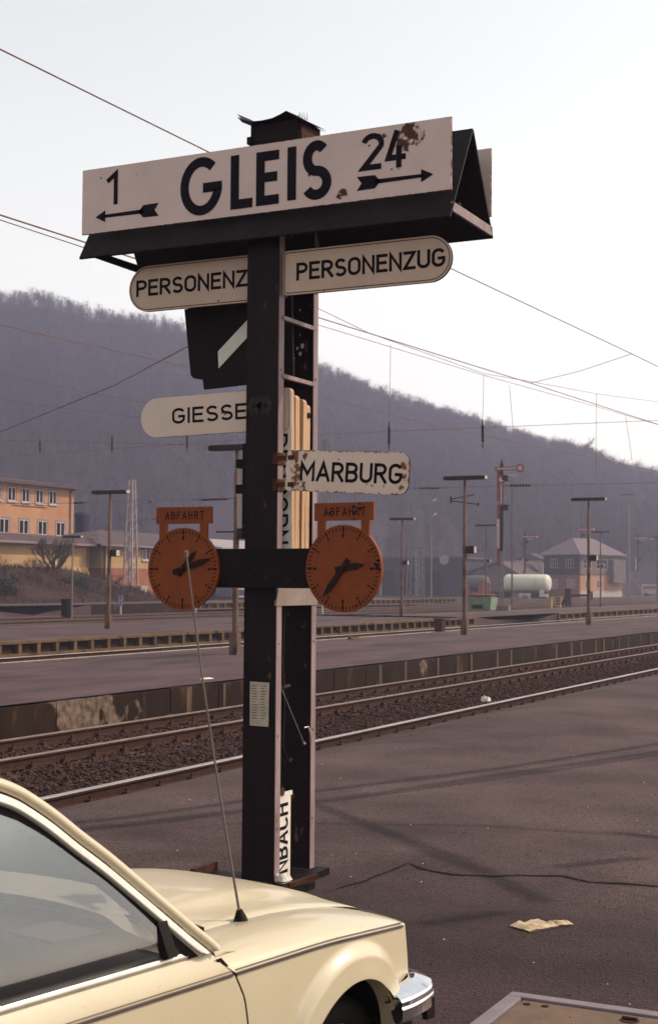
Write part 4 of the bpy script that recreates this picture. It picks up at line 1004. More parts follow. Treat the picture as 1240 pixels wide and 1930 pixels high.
b = MB(); b.box(-1.58, -.08, 1.02, 1.20, .22, .46); b.build('front_apron', M['seam'], car)
b = MB(); b.box(-1.60, -.07, -3.10, -3.02, .45, .56); b.build('rear_bumper', M['chrome'], car, bevel=.02)
# wheel wells and wheels
b = MB()
for (sc, zc, a_, b_) in ARCH:
    for x0 in (-.36, -1.59):
        ring = [[(x, sc + (a_ + .02) * math.cos(math.pi * k / 16), max(.2, zc + (b_ + .015) * math.sin(math.pi * k / 16))) for k in range(17)] for x in (x0, x0 + .29)]
        b.grid(ring, 0, True)
        xi = x0 if x0 > -.83 else x0 + .29
        b.add([(xi, q[1], q[2]) for q in ring[0]], [tuple(range(17))], 0)
b.box(-1.50, -.16, -2.95, 1.0, .17, .24)
b.build('underbody', M['rubber'], car)
for (sc, zc, a_, b_) in ARCH:
    for sd in (0, 1):
        wx = -.19 if sd == 0 else -1.47
        b = MB(); prof_w = [(-.085, .19), (-.09, .25), (-.07, .285), (-.03, .292), (.03, .292), (.07, .285), (.09, .25), (.085, .19)]
        b.grid([[(wx + q[0], sc + .03 + q[1] * math.cos(2 * math.pi * k / 40), .292 + q[1] * math.sin(2 * math.pi * k / 40)) for q in prof_w] for k in range(41)], 0, True)
        wh = b.build('wheel', M['rubber'], car)
        b = MB(); sg = 1 if sd == 0 else -1
        pr = [(.0, .04), (.045, .16), (.02, .19)] ; pr = [(.03, .001), (.035, .06), (.01, .09), (.03, .15), (.07, .19)]
        b.grid([[(wx + sg * q[0], sc + .03 + q[1] * math.cos(2 * math.pi * k / 32), .292 + q[1] * math.sin(2 * math.pi * k / 32)) for q in pr] for k in range(33)], 0, True); b.build('rim', M['rail_top'], wh)
# greenhouse: pillars, roof, glass
TILT = math.tan(R(20))
def gp(s, z, out=0.0): return (-.008 - (z - .90) * TILT + out * math.cos(R(20)), s, z + out * math.sin(R(20)))
OUT = [(.012, .905), (-.004, .925), (-.062, .975), (-.125, 1.032), (-.262, 1.157), (-.350, 1.235), (-.432, 1.301), (-.515, 1.372), (-.597, 1.431), (-.645, 1.458), (-.700, 1.480), (-.78, 1.502), (-.90, 1.520), (-1.15, 1.535), (-1.5, 1.535), (-1.80, 1.52)]
OUTS = cr(OUT, 4)
def inner(off):
    r_ = []
    for i, p in enumerate(OUTS):
        d = (OUTS[min(i + 1, len(OUTS) - 1)] - OUTS[max(i - 1, 0)]).normalized(); n_ = Vector((d.y, -d.x))      # towards the glass
        if n_.y > 0: n_ = -n_
        r_.append((p.x + n_.x * off, p.y + n_.y * off))
    return r_
def sweep(prof):
    lines = [inner(q[0]) for q in prof]
    rows = []
    for i in range(len(OUTS)):
        rows.append([gp(max(-3, lines[k][i][0]), max(.902, lines[k][i][1]), prof[k][1]) for k in range(len(prof))])
    return rows
for side in (1, -1):
    b = MB(); b.grid(mir(sweep([(-.030, -.035), (-.016, -.004), (-.006, .010), (.006, .012), (.014, .006), (.020, -.006)]), side), 0, True, side > 0); b.build('windscreen_pillar', M['paint'], car)
    b = MB(); b.grid(mir(sweep([(.018, -.010), (.024, -.012), (.029, -.010)]), side), 0, True, side > 0)
    b.grid(mir(sweep([(.058, -.004), (.066, -.010), (.086, -.012), (.090, -.022)]), side), 0, True, side > 0); b.build('rubber_seal', M['rubber'], car)
    b = MB(); b.grid(mir(sweep([(.027, -.012), (.029, .001), (.034, .006), (.040, .002), (.044, .004), (.051, .007), (.058, .002), (.060, -.008)]), side), 0, True, side > 0); b.build('door_frame', M['bright_trim'], car)
    # glass on the tilted plane
    edge = [p for p in inner(.083) if p[0] > -1.14 and p[1] > .91]
    gpoly = [(-1.14, .905)] + [(edge[0][0] + .012, .905)] + edge + [(-1.14, edge[-1][1])]
    ee = sorted([(p[1], p[0]) for p in edge]); zmax = ee[-1][0]
    def s_edge(z):
        if z <= ee[0][0]: return ee[0][1] + .012
        for (z0, s0), (z1, s1) in zip(ee, ee[1:]):
            if z <= z1: return s0 + (s1 - s0) * (z - z0) / max(1e-6, z1 - z0)
        return ee[-1][1]
    P = []
    for z in np.linspace(.905, zmax, 22):
        u = 2 * (z - .905) / (zmax - .905) - 1; se = max(-1.13, s_edge(z)); P.append([gp(-1.14 + (se + 1.14) * k / 12, z, -.018 + .034 * (1 - u * u)) for k in range(13)])
    b = MB(); b.grid(mir(P, side), 0, True); b.build('side_window', M['side_glass'], car)
    b = MB(); P = [[gp(-.206 + .022 * 0 + (1.075 - z) * .10 - q, z, h) for q, h in ((.024, -.02), (.020, .009), (-.020, .009), (-.024, -.02))] for z in np.linspace(.918, 1.022, 6)]
    b.grid(mir(P, side), 0, False, side < 0); b.build('window_divider', M['rubber'], car)
    b = MB(); P = [[gp(-1.17 - q, z, h) for q, h in ((.04, -.02), (.035, .0), (-.035, .0), (-.04, -.02))] for z in np.linspace(.90, 1.50, 10)]
    b.grid(mir(P, side), 0, False, side < 0); b.build('centre_pillar', M['rubber'], car)
    b = MB(); vs = [gp(s, z, -.016) for s, z in ((-1.2, .905), (-2.05, .905), (-1.85, 1.40), (-1.75, 1.44), (-1.2, 1.45))]; vs = mir([vs], side)[0]
    b.add(vs, [tuple(range(5))], 0); b.build('rear_side_window', M['side_glass'], car)
    b = MB(); P = [[gp(-1.80 - .45 * f, 1.52 - .60 * f, 0), gp(-2.0 - .55 * f, 1.52 - .62 * f, -.02)] for f in np.linspace(0, 1, 8)]
    b.grid(mir(P, side), 0, True, side < 0); b.build('rear_pillar', M['paint'], car)
# roof skin
b = MB(); lines = inner(-.028); P = []
for i, p in enumerate(OUTS):
    if p.x > -.69: continue
    e = gp(lines[i][0], lines[i][1], -.03); row = []
    for k in range(13):
        u = k / 12; t = e[0] + (-2 * CW - 2 * e[0]) * u; row.append((t, e[1] + .06 * (1 - (2 * u - 1) ** 2) * clip((e[1] + 1.1) / .4), e[2] + .035 * (1 - (2 * u - 1) ** 2)))
    P.append(row)
b.grid(P, 0, True); b.build('roof', M['paint'], car)
# windscreen
def wbase(u): t = -.045 + (-2 * CW + .09) * u; c_ = 1 - (2 * u - 1) ** 2; return Vector((t, .005 + .13 * c_, .900 + .015 * c_))
def whead(u): t = -.235 + (-2 * CW + .47) * u; c_ = 1 - (2 * u - 1) ** 2; return Vector((t, -.675 + .06 * c_, 1.475 + .03 * c_))
b = MB(); b.grid([[tuple(wbase(k / 14).lerp(whead(k / 14), j / 10)) for k in range(15)] for j in range(11)], 0, True)
b.build('windscreen', M['windshield'], car)
b = MB(); b.grid([[tuple(wbase(k / 14) + Vector(q)) for q in ((0, .04, -.03), (0, .012, .006), (0, -.005, .022), (0, -.02, .006))] for k in range(15)], 0, True)
b.grid([[tuple(whead(k / 14) + Vector(q)) for q in ((0, .02, -.02), (0, -.005, .012), (0, -.03, .0))] for k in range(15)], 0, True); b.build('windscreen_seal', M['rubber'], car)
b = MB(); b.grid([[(-.05 + (-2 * CW + .1) * k / 14, wbase(k / 14).y + q, z) for q, z in ((.02, .868), (.10, .872), (.2, .86))] for k in range(15)], 0, True, True); b.build('cowl_panel', M['paint'], car)
for (u0, u1) in ((.30, .06), (.62, .40)):
    b = MB(); p0 = wbase(u0) + Vector((0, .035, -.005)); p1 = wbase(u1).lerp(whead(u1), .07) + Vector((0, .03, .03)); pm_ = p0.lerp(p1, .5) + Vector((0, .015, .03))
    b.tube([p0, pm_, p1], [.010, .007, .005], 6)
    q0 = p0.lerp(p1, .35) + Vector((0, .0, .02)); q1 = wbase(u1 - .07).lerp(whead(u1 - .07), .075) + Vector((0, .03, .02)); b.bar(q0, q1, .012, .022)
    b.tube([p0 + Vector((0, 0, -.03)), p0 + Vector((0, 0, .02))], .018, 8)
    b.build('wiper', M['rubber'], car)
# rear window and boot
b = MB(); b.grid([[(-.22 + (-2 * CW + .44) * k / 8, -1.85 - .55 * j / 5, 1.53 - .60 * j / 5) for k in range(9)] for j in range(6)], 0, True); b.build('rear_window', M['windshield'], car)
b = MB(); b.grid([[(-.02 + (-2 * CW + .04) * k / 10, s, z + .02 * (1 - (k / 5 - 1) ** 2)) for k in range(11)] for s, z in ((-2.3, .90), (-2.6, .905), (-2.95, .89), (-3.04, .84), (-3.06, .5))], 0, True); b.build('boot', M['paint'], car)
# interior
b = MB()
b.grid([[(t, s, z) for t in np.linspace(-.06, -1.60, 16)] for s, z in ((.16, .862), (.0, .872), (-.12, .885), (-.26, .89), (-.34, .872), (-.37, .82), (-.36, .55))], 0, True)
b.build('dashboard', M['dash'], car)
b = MB(); b.box(-.72, -.50, -.22, -.02, .890, .896, 0, Matrix.Rotation(R(0), 4, 'Z')); b.build('road_map', M['grey_wall'], car)
b = MB(); c0 = Vector((-1.22, -.52, .83)); rot = Matrix.Rotation(R(62), 4, 'X')
b.tube([c0 + rot @ Vector((.19 * math.cos(2 * math.pi * k / 28), .19 * math.sin(2 * math.pi * k / 28), 0)) for k in range(29)], .014, 8)
b.tube([c0 + rot @ Vector((-.18, 0, 0)), c0 + rot @ Vector((.18, 0, 0))], .012, 6); b.tube([c0, c0 + rot @ Vector((0, 0, -.2))], .03, 8)
b.build('steering_wheel', M['rubber'], car)
for t in (-.46, -1.22):
    b = MB(); b.box(t - .25, t + .25, -1.2, -.72, .42, .56); b.box(t - .24, t + .24, -1.32, -1.18, .50, 1.08, 0, Matrix.Translation((0, 0, 0)))
    b.build('seat', M['seat'], car, bevel=.04)
b = MB(); b.box(-1.55, -.11, -2.35, -.3, .26, .30); b.box(-1.52, -.14, -2.2, -1.7, .45, .60); b.box(-1.52, -.14, -2.35, -2.15, .5, .95); b.build('cabin_floor', M['seat'], car)
# whip aerial on the wing
ax, ay, az = -.262, .415, .878
b = MB(); b.tube([(ax, ay, az - .01), (ax, ay - .004, az + .018), (ax, ay - .010, az + .045)], [.030, .022, .010], 12); bs = b.build('aerial_base', M['rubber'], car)
AL = [(ax, ay - .010 - .285 * f - .012 * math.sin(math.pi * f), az + .04 + 1.215 * f) for f in np.linspace(0, 1, 9)]
b = MB(); b.tube(AL, [.0046 - .0018 * f for f in np.linspace(0, 1, 9)], 8, 0); b.tube([AL[-1], (AL[-1][0], AL[-1][1] - .005, AL[-1][2] + .02)], .007, 8, 0)
b.build('aerial_whip', M['grey_pole'], bs)

# ================================================================== PLATFORM LAMPS
def lamp(label, loc, h=5.45, hw=.77, end=True, box=2.95, pole='lamp_pole', r=(.075, .05), group='T shaped platform lamps', foot=True, rz=0):
    t = thing('platform_lamp', label, 'lamp', loc, group, w=False); t.rotation_euler.z = R(rz)
    b = MB(); b.tube([(0, 0, -.1), (0, 0, h * .56), (0, 0, h * .565), (0, 0, h * .88), (0, 0, h * .885), (0, 0, h - .02)], [r[0] * 1.08, r[0], r[0] * .88, r[0] * .84, r[1] * .9, r[1] * .9], 10)
    if foot: b.box(-.11, .11, -.10, .10, -.1, .55)
    b.build('pole', M[pole], t)
    b = MB(); b.prism([(-hw, h - .03), (-hw + .03, h - .07), (hw - .03, h - .07), (hw, h - .03), (hw, h + .03), (hw - .06, h + .065), (-hw + .06, h + .065), (-hw, h + .03)], -.11, .11); hd = b.build('lamp_head', M['lamp_head'], t, bevel=.01)
    if end:
        b = MB(); b.box(hw - .06, hw + .012, -.105, .105, h - .05, h + .055); b.build('sunlit_end_cap', M['sunlit_face'], hd)  # pale right end: sunlight painted on the cap
    if box:
        b = MB(); b.box(r[0] + .02, r[0] + .30, -.12, .12, box - .13, box + .13, 0); b.bar((0, 0, box), (r[0] + .05, 0, box), .06, .05, 0)
        bx = b.build('speaker_box', M['lamp_head'], t, bevel=.008)
        b = MB(); b.box(r[0] + .297, r[0] + .312, -.10, .10, box - .105, box + .105, 0); b.build('sunlit_speaker_side', M['sunlit_face'], bx)  # pale sheet added to paint the sunlit side of the box
    return t
lamp('platform lamp half hidden behind the sign post, its head poking out left', (-17.55, 30.3, .28), 5.07)
l2 = lamp('nearest clearly seen platform lamp, right of the MARBURG board on the first platform', (-17.86, 46.6, .28))
lamp('rightmost tall lamp on the first platform with a square speaker box', (-17.82, 61.67, .28), 5.54)
lamp('platform lamp with a rusty thick foot left of the left clock', (-31.24, 44.5, .28), 5.12, .79, True, 2.83)
lamp('smaller platform lamp right beside the right clock', (-32.72, 75.4, .28), 5.46, .76)
lamp('yard lamp standing just left of the tall red semaphore', (-40.64, 110.9, -.05), 6.9, .95, True, 4.0)
lamp('yard lamp with a pale head seen past the signal box roof', (-40.3, 143.8, -.1), 7.55, .98, False, 4.1)
lamp('thin grey yard lamp in front of the dark bank at far left', (-51.8, 70.0, -.1), 4.8, .66, True, 0, 'grey_pole', (.055, .04), foot=False)
lamp('tall thin pale lamp mast right of the signal box', (-60.9, 234.3, -.1), 17.1, 1.3, True, 0, 'grey_pole', (.16, .10), foot=False)
lamp('yard lamp cut by the right edge of the picture', (-49.1, 204.7, -.1), 9.0, 1.3, True, 0, 'lamp_pole', (.12, .1), foot=False)
lamp('faint grey yard lamp before the dark shed', (-95.5, 226, -.1), 8.2, 1.6, True, 0, 'grey_pole', (.14, .1), foot=False)
# bracket arms on the clear lamp
b = MB()
b.tube([(-.52, 0, 4.72), (.35, 0, 4.86)], .018, 6); b.tube([(-.52, 0, 4.66), (.50, 0, 4.52)], .018, 6); b.tube([(-.52, 0, 4.58), (-.52, 0, 4.82)], .03, 6); b.tube([(.50, 0, 4.46), (.50, 0, 4.58)], .025, 6)
b.build('bracket', M['wire_dark'], l2)
# stop board on an arm of the half hidden lamp
t = thing('stop_board', 'small white board with a black H on an arm left of the post', 'sign', (-17.75, 30.3, 3.2))
b = MB(); b.box(-.155, .155, -.01, .01, -.25, .25, 0); b.box(-.135, .135, -.013, -.009, -.23, .23, 1)
for x in (-.075, .075): b.box(x - .028, x + .028, -.016, -.012, -.19, .19, 0)
b.box(-.055, .055, -.0155, -.012, -.03, .03, 0)
p_ = b.build('board', [M['sig_black'], M['sig_white']], t); p_.location = (0, 0, 0); t.location = (-18.05, 30.25, 3.30)
b = MB(); b.bar((-.05, .03, -.02), (.50, .06, -.02), .035, .035); a_ = b.build('arm', M['wire_dark'], t, origin=(0, 0, 0)); a_.location = (0, 0, 0)

# ================================================================== SEMAPHORES
def semaphore(label, loc, h, arm=1.9, s=1.0, drop=True):
    t = thing('semaphore', label, 'railway signal', loc, 'red and white semaphores', w=False)
    b = MB()
    for sx in (-.14, .14):
        b.bar((sx * s, 0, -.2), (sx * s * .8, 0, h * .45), .09 * s, .07 * s, 1)
    z = 0
    while z < h * .45 - .6: b.bar((-.13 * s, 0, z), (.12 * s, 0, z + .55), .03, .03, 1); z += .6
    b.bar((0, 0, h * .40), (0, 0, h), .24 * s, .2 * s, 0)
    b.box(-.45 * s, .7 * s, -.3, .3, -.2, .35, 1)
    b.build('mast', [M['sig_black'], M['grey_pole']], t)
    b = MB()
    for z0, z1, k in ((h * .50, h * .62, 1), (h * .62, h * .72, 0), (h * .74, h * .97, 0), (h * .30, h * .42, 0), (h * .42, h * .5, 1)): b.box(-.40 * s, -.16 * s, -.05, .05, z0, z1, k)
    b.build('mast_board', [M['sig_red'], M['sig_white']], t)
    def blade(z, ang):
        b = MB(); m4 = Matrix.Translation((0, -.12, z)) @ Matrix.Rotation(R(-ang), 4, 'Y')
        b.box(-.55 * s, arm - .35, -.015, .015, -.15 * s, .15 * s, 0, m4); b.box(-.38 * s, arm - .42, -.03, -.016, -.06 * s, .06 * s, 1, m4)
        n = 24; q = lambda r_, y_: [m4 @ Vector((arm - .10 + r_ * math.cos(2 * math.pi * k / n), y_, r_ * math.sin(2 * math.pi * k / n))) for k in range(n)]
        b.add(q(.36 * s, 0), [tuple(range(n))], 0); b.add(q(.20 * s, -.02), [tuple(range(n))], 1)
        return b.build('arm', [M['sig_red'], M['sig_white']], t)
    blade(h - .45 * s, 0)
    if drop: blade(h * .755, -90 + 180)
    b = MB()
    for z in ((h * .90, h * .70) if drop else (h * .88, h * .6)):
        b.box(.12 * s, .55 * s, -.12, .12, z - .28 * s, z + .22 * s); b.tube([(.30 * s, -.2, z), (.30 * s, .1, z)], .24 * s, 10); b.bar((.1, 0, z + .1), (.85 * s, 0, z + .16 * s), .05, .05)
    b.build('lamp_case', M['sig_black'], t)
    b = MB(); b.bar((.5 * s, 0, h * .90 + .2), (1.25 * s, 0, h * .90 + .2), .10, .10); b.build('lamp_arm', M['sig_white'], t)
    b = MB(); b.tube([(0, 0, h), (0, 0, h + .35 * s)], [.10 * s, .05 * s], 8); b.build('finial', M['sig_black'], t)
    return t
semaphore('tall red and white two armed semaphore right of the green container', (-40.5, 114.3, -.1), 12.3, 1.75)
semaphore('smaller semaphore standing before the white tank', (-72, 214, -.1), 10.0, 2.1, 1.0, False)
semaphore('semaphore whose red arm shows just before the signal box roof', (-77, 262, -.1), 13.0, 2.4, 1.1, False)
semaphore('rightmost semaphore, beyond the signal box near the picture edge', (-76.1, 300, -.1), 12.6, 3.2, 1.3, False)

# ================================================================== MASTS
def lattice(label, loc, h, w0, w1, m_='lattice', seg=14, k0=1.0):
    t = thing('lattice_mast', label, 'mast', loc, 'lattice masts of the overhead line', w=False)
    b = MB(); c = lambda f, i: Vector(((-1, 1, 1, -1)[i] * (w0 + (w1 - w0) * f) / 2, (-1, -1, 1, 1)[i] * (w0 + (w1 - w0) * f) / 2, h * f))
    for i in range(4): b.bar(c(0, i), c(1, i), .09 * k0, .09 * k0)
    for k in range(seg):
        f0, f1 = k / seg, (k + 1) / seg
        for i in range(4):
            j = (i + 1) % 4; b.bar(c(f0, i), c(f1, j), .045, .045) if k % 2 else b.bar(c(f0, j), c(f1, i), .045, .045)
    b.build('lattice_frame', M[m_], t); return t
m1 = lattice('tall pale lattice mast by the yellow building left of the left clock', (-74, 108.75, .5), 10.8, 1.0, .40, 'eave', 16, 1.5)
b = MB(); b.tube([(.1, 0, 8.3), (1.9, .0, 8.75)], .03, 6); b.tube([(1.9, 0, 8.7), (2.2, 0, 8.9)], .13, 8); b.build('bracket_arm', M['lattice'], m1)
b = MB(); b.tube([(-.1, 0, 6.9), (2.9, 0, 7.35)], .03, 6); b.tube([(2.2, 0, 7.2), (2.8, 0, 7.3)], .1, 8); b.build('bracket_arm', M['lattice'], m1)
lattice('lattice mast right of the right clock with a small white lamp', (-86, 202.5, -.1), 16.2, 1.6, .55, seg=18)
lattice('thin lattice mast before the right end of the dark shed', (-95, 227, -.1), 14.5, .9, .5, seg=14)
lattice('lattice mast behind the MARBURG board', (-67.9, 136, -.1), 17.4, 1.2, .5, seg=16)
lattice('lattice mast rising above the signal box', (-80, 268, -.1), 21, 1.5, .6, seg=18)
def pole(label, loc, h, r, m_='grey_pole', head=None):
    t = thing('pole', label, 'pole', loc, 'thin poles in the yard', w=False)
    b = MB(); b.tube([(0, 0, -.2), (0, 0, h)], [r, r * .6], 8); b.build('shaft', M[m_], t)
    if head:
        b = MB(); b.tube([(0, 0, h - .1), (head, 0, h + .12)], .06, 6); b.tube([(head * .8, 0, h + .05), (head * 1.5, 0, h + .2)], [.22, .12], 8); b.build('lamp_head', M['sig_white'], t)
pole('thin pole right of the tall semaphore', (-52.3, 151, -.1), 13.8, .11, 'lamp_pole')
pole('pole with a white lamp right of the MARBURG board', (-84.5, 206, -.1), 15.0, .10, 'grey_pole', .55)
pole('pole with a white lamp left of the tall semaphore', (-91, 222, -.1), 13.6, .12, 'grey_pole', .6)
pole('short grey pole beside the dark shed', (-103, 228, 0), 9.3, .22, 'grey_pole')
pole('thin dark pole between signal box and rightmost semaphore', (-78.6, 296, -.1), 11.5, .18, 'lamp_pole')

# ================================================================== YARD OBJECTS
t = thing('container', 'green metal container with a salmon pink lid at the end of the second platform', 'container', (-40.85, 110.6, -.05), w=False)
b = MB()
def frus(b, x0, x1, y0, y1, z0, z1, inset, mi=0):
    a_ = [(x0 + inset, y0 + inset, z0), (x1 - inset, y0 + inset, z0), (x1 - inset, y1 - inset, z0), (x0 + inset, y1 - inset, z0)]; c_ = [(x0, y0, z1), (x1, y0, z1), (x1, y1, z1), (x0, y1, z1)]
    b.add(a_ + c_, [(0, 3, 2, 1), (4, 5, 6, 7), (0, 1, 5, 4), (1, 2, 6, 5), (2, 3, 7, 6), (3, 0, 4, 7)], mi)
frus(b, -1.05, 1.05, -.8, .8, .0, 1.02, .12)
for x in np.linspace(-.8, .8, 5): b.box(x - .03, x + .03, -.80, -.74, .1, 1.0)
b.build('body', M['green'], t)
b = MB(); frus(b, -.7, .7, -.5, .5, -1.26, -1.02, -.45); b.v = [(p[0], p[1], -p[2]) for p in b.v]; b.build('lid', M['salmon'], t)
b = MB(); b.box(-.55, .35, -.86, -.79, .12, .42); b.build('hatch_flap', M['rubber'], t)
t = thing('buffer_stop', 'dark iron buffer stop at the end of a yard track', 'buffer stop', (-42.3, 141.3, -.1), w=False)
b = MB(); b.box(-.95, -.35, -.2, .4, 0, 1.75); b.bar((-1.6, .8, 0), (-.65, .1, 1.3), .22, .22); b.box(-.9, 1.9, -.15, .05, .95, 1.18); b.bar((1.3, .8, 0), (1.5, 0, 1.1), .2, .2); b.box(1.5, 1.85, -.3, .2, .6, 1.5)
b.build('frame', M['rust'], t)
def bollard(label, loc, m_, h, w_, bands=False):
    t = thing('marker_post', label, 'post', loc, w=False)
    b = MB(); b.box(-w_, w_, -w_, w_, -.1, h, 0)
    if bands:
        for k in range(3): b.box(-w_ - .004, w_ + .004, -w_ - .004, w_ + .004, .2 + .25 * k, .31 + .25 * k, 1)
    b.box(-w_ * 1.25, w_ * 1.25, -w_ * 1.25, w_ * 1.25, h, h + .06, 0); b.build('shaft', [M[m_], M['rubber']], t, bevel=.01)
bollard('yellow marker post left of the buffer stop', (-41.0, 129.2, -.05), 'yellow', .9, .16)
bollard('black and yellow banded marker post beside the buffer stop', (-41.4, 133.1, -.05), 'yellow', .9, .2, True)
bollard('rusty iron box standing on the ballast before the notched wall', (-24.3, 60.3, -.25), 'rust', .68, .19)
# tank wagon
t = thing('tank_wagon', 'white cylindrical tank wagon standing in front of the signal box', 'tank wagon', (-69.6, 205, -.1), w=False)
def drum(b, x0, x1, z, r_, n=28):
    xs_ = [x0, x0 + .10, x0 + .35, x0 + .7, x1 - .7, x1 - .35, x1 - .10, x1]; rs_ = [.35 * r_, .72 * r_, .93 * r_, r_, r_, .93 * r_, .72 * r_, .35 * r_]
    b.tube([(x, 0, z) for x in xs_], rs_, n)
b = MB(); drum(b, -2.6, 4.55, 2.28, 1.36); b.build('tank', M['tank'], t)
b = MB(); b.box(-4.6, 4.6, -.9, .9, .85, 1.05)
for x in (-3.4, -2.2, 2.2, 3.4):
    for y_ in (-.75, .75): b.tube([(x, y_ - .06, .5), (x, y_ + .06, .5)], .46, 18)
b.build('underframe', M['sig_black'], t)
b = MB(); b.box(3.2, 3.9, -1.0, 1.0, .3, 1.5); b.build('saddle', M['tank'], t)
b = MB(); b.box(-4.9, -4.5, -1.25, -.9, .2, 2.3); b.box(-6.0, -5.5, -1.25, -.9, .2, 2.2); b.tube([(-6.8, -1.0, 2.75), (-4.0, -1.0, 2.75)], .06, 6); b.build('ladder_frame', M['wagon_red'], t)
# silver tank behind, at left
t = thing('tank_wagon', 'grey tank wagon behind red frames, left of the white one', 'tank wagon', (-80.2, 208, -.1), w=False)
b = MB(); drum(b, .6, 4.4, 2.2, 1.25); b.build('tank', M['grey_tank'], t)
b = MB(); b.box(.4, 4.2, -.9, .9, .6, 1.0); b.box(1.0, 1.8, -1.4, -1.2, .2, 2.1); b.box(3.2, 3.6, -1.4, -1.2, .2, 2.3); b.build('underframe', M['wagon_red'], t)

# small track boards, dwarf signals
def dwarf(label, loc, h=1.25):
    t = thing('track_board_post', label, 'sign', loc, 'small blue boards at the low platform', w=False)
    b = MB(); b.box(-.05, .05, -.03, .03, -.1, h - .76); b.build('stake', M['sig_white'], t)
    b = MB(); b.box(-.20, .20, -.04, -.005, h - .75, h, 0); b.box(-.13, -.07, -.048, -.039, h - .7, h - .05, 1); b.box(.07, .13, -.048, -.039, h - .7, h - .05, 1); b.box(-.09, .09, -.046, -.039, h - .42, h - .34, 1); b.build('board', [M['blue_sign'], M['sig_white']], t)
dwarf('small blue board by the low platform wall left of the left clock', (-55.6, 80.6, -.1)); dwarf('small blue board under the left clock', (-56.2, 91.2, -.1)); dwarf('small blue board just right of the post foot, under the right clock', (-42.5, 84.8, -.15), 1.5)
t = thing('relay_box', 'small dark box at the foot of the thin grey lamp', 'box', (-52.2, 70.0, -.1), w=False)
b = MB(); b.box(-.22, .22, -.2, .2, 0, 1.0); b.box(-.25, .25, -.23, .23, 1.0, 1.08); b.build('cabinet', M['sig_black'], t)
t = thing('concrete_block', 'pale concrete block at the foot of the lattice mast', 'concrete block', (-73.6, 109.6, 0.1), w=False)
b = MB(); b.box(-.55, .55, -.5, .5, -.3, 1.45); b.box(-.6, .6, -.55, .55, 1.45, 1.55); b.build('block', M['concrete'], t, bevel=.02)
t = thing('railing', 'white pipe railing below the white roofed shed left of the post', 'railing', (-70, 128, .3), w=False)
b = MB()
for y_ in np.arange(-7, 8, 1.9): b.tube([(0, y_, -.3), (0, y_, 1.1)], .045, 6)
for z in (.35, 1.08): b.tube([(0, -7, z), (0, 7.4, z)], .05, 6)
b.build('rail_bars', M['sig_white'], t)

# ================================================================== BUILDINGS
def window(b_t, x, y0, y1, z0, z1, fx=1, axis='x', name='window', panes=2, sur=True):
    """a casement window on a wall facing +X (axis x) or -Y (axis y): surround, frame with panes as a sub-part"""
    def Q(u0, u1, d0, d1, z0_, z1_, bb, mi=0):
        if axis == 'x': bb.box(x + d0, x + d1, u0, u1, z0_, z1_, mi)
        else: bb.box(u0, u1, x - d1, x - d0, z0_, z1_, mi)
    b = MB(); f = .08
    if sur:
        for (u0, u1, a0, a1) in ((y0 - .16, y0, z0 - .02, z1 + .16), (y1, y1 + .16, z0 - .02, z1 + .16), (y0, y1, z1, z1 + .16)): Q(u0, u1, .0, .035, a0, a1, b, 1)
        Q(y0 - .12, y1 + .12, 0, .14, z0 - .13, z0 - .02, b, 0)
    for (u0, u1, a0, a1) in ((y0, y0 + f, z0, z1), (y1 - f, y1, z0, z1), (y0 + f, y1 - f, z0, z0 + f), (y0 + f, y1 - f, z1 - f, z1)): Q(u0, u1, -.06, .02, a0, a1, b, 0)
    mid = (y0 + y1) / 2
    if panes == 2: Q(mid - .06, mid + .06, -.05, .022, z0 + f, z1 - f, b, 0)
    else:
        for k in range(1, panes): u = y0 + (y1 - y0) * k / panes; Q(u - .035, u + .035, -.05, .015, z0 + f, z1 - f, b, 0)
        Q(y0 + f, y1 - f, -.05, .013, (z0 + z1) / 2 - .03, (z0 + z1) / 2 + .03, b, 0)
    w = b.build(name, [M['win_frame'], M['win_surround']], b_t)
    b = MB(); Q(y0 + f, y1 - f, -.12, -.055, z0 + f, z1 - f, b, 0); b.build('pane', M['pane'], w)
def wall_with_holes(b, x, y0, y1, z0, z1, holes, th=.25, mi=0):
    """wall facing +X cut by rectangular openings (u0, u1, w0, w1)"""
    us = sorted({y0, y1, *[h for q in holes for h in q[:2]]}); zs = sorted({z0, z1, *[h for q in holes for h in q[2:]]})
    for ua, ub in zip(us, us[1:]):
        for za, zb_ in zip(zs, zs[1:]):
            if any(q[0] <= ua and ub <= q[1] and q[2] <= za and zb_ <= q[3] for q in holes): continue
            b.box(x - th, x, ua, ub, za, zb_, mi)

bo = thing('orange_building', 'three storey orange rendered building with grey eaves above the bank at far left', 'building', (-84, 100, 3))
ups = [(yy, yy + 1.12, 9.33, 10.60) for yy in np.arange(103.63 - 3 * 2.03, 111, 2.03) if yy > 60]
ups = [(103.63 + 2.03 * k, 103.63 + 2.03 * k + 1.10, 9.33, 10.60) for k in range(-10, 4)]
low = [(102.53 + 2.78 * k, 102.53 + 2.78 * k + 1.35, 6.36, 7.68) for k in range(-7, 4)]
b = MB(); wall_with_holes(b, -84, 78, 113.6, 2.5, 10.95, ups + low); b.box(-97, -84.25, 78, 78.3, 2.5, 10.95); b.box(-97, -84.25, 113.3, 113.6, 2.5, 10.95); b.box(-97, -96.7, 78.3, 113.3, 2.5, 10.95); b.build('wall', M['facade'], bo)
for q in ups + low: window(bo, -84, q[0], q[1], q[2], q[3])
b = MB(); b.box(-84.3, -83.25, 77.2, 114.4, 10.95, 11.02, 0); b.box(-83.45, -83.25, 77.2, 114.4, 11.02, 11.20, 0); b.build('eaves', M['eave'], bo)
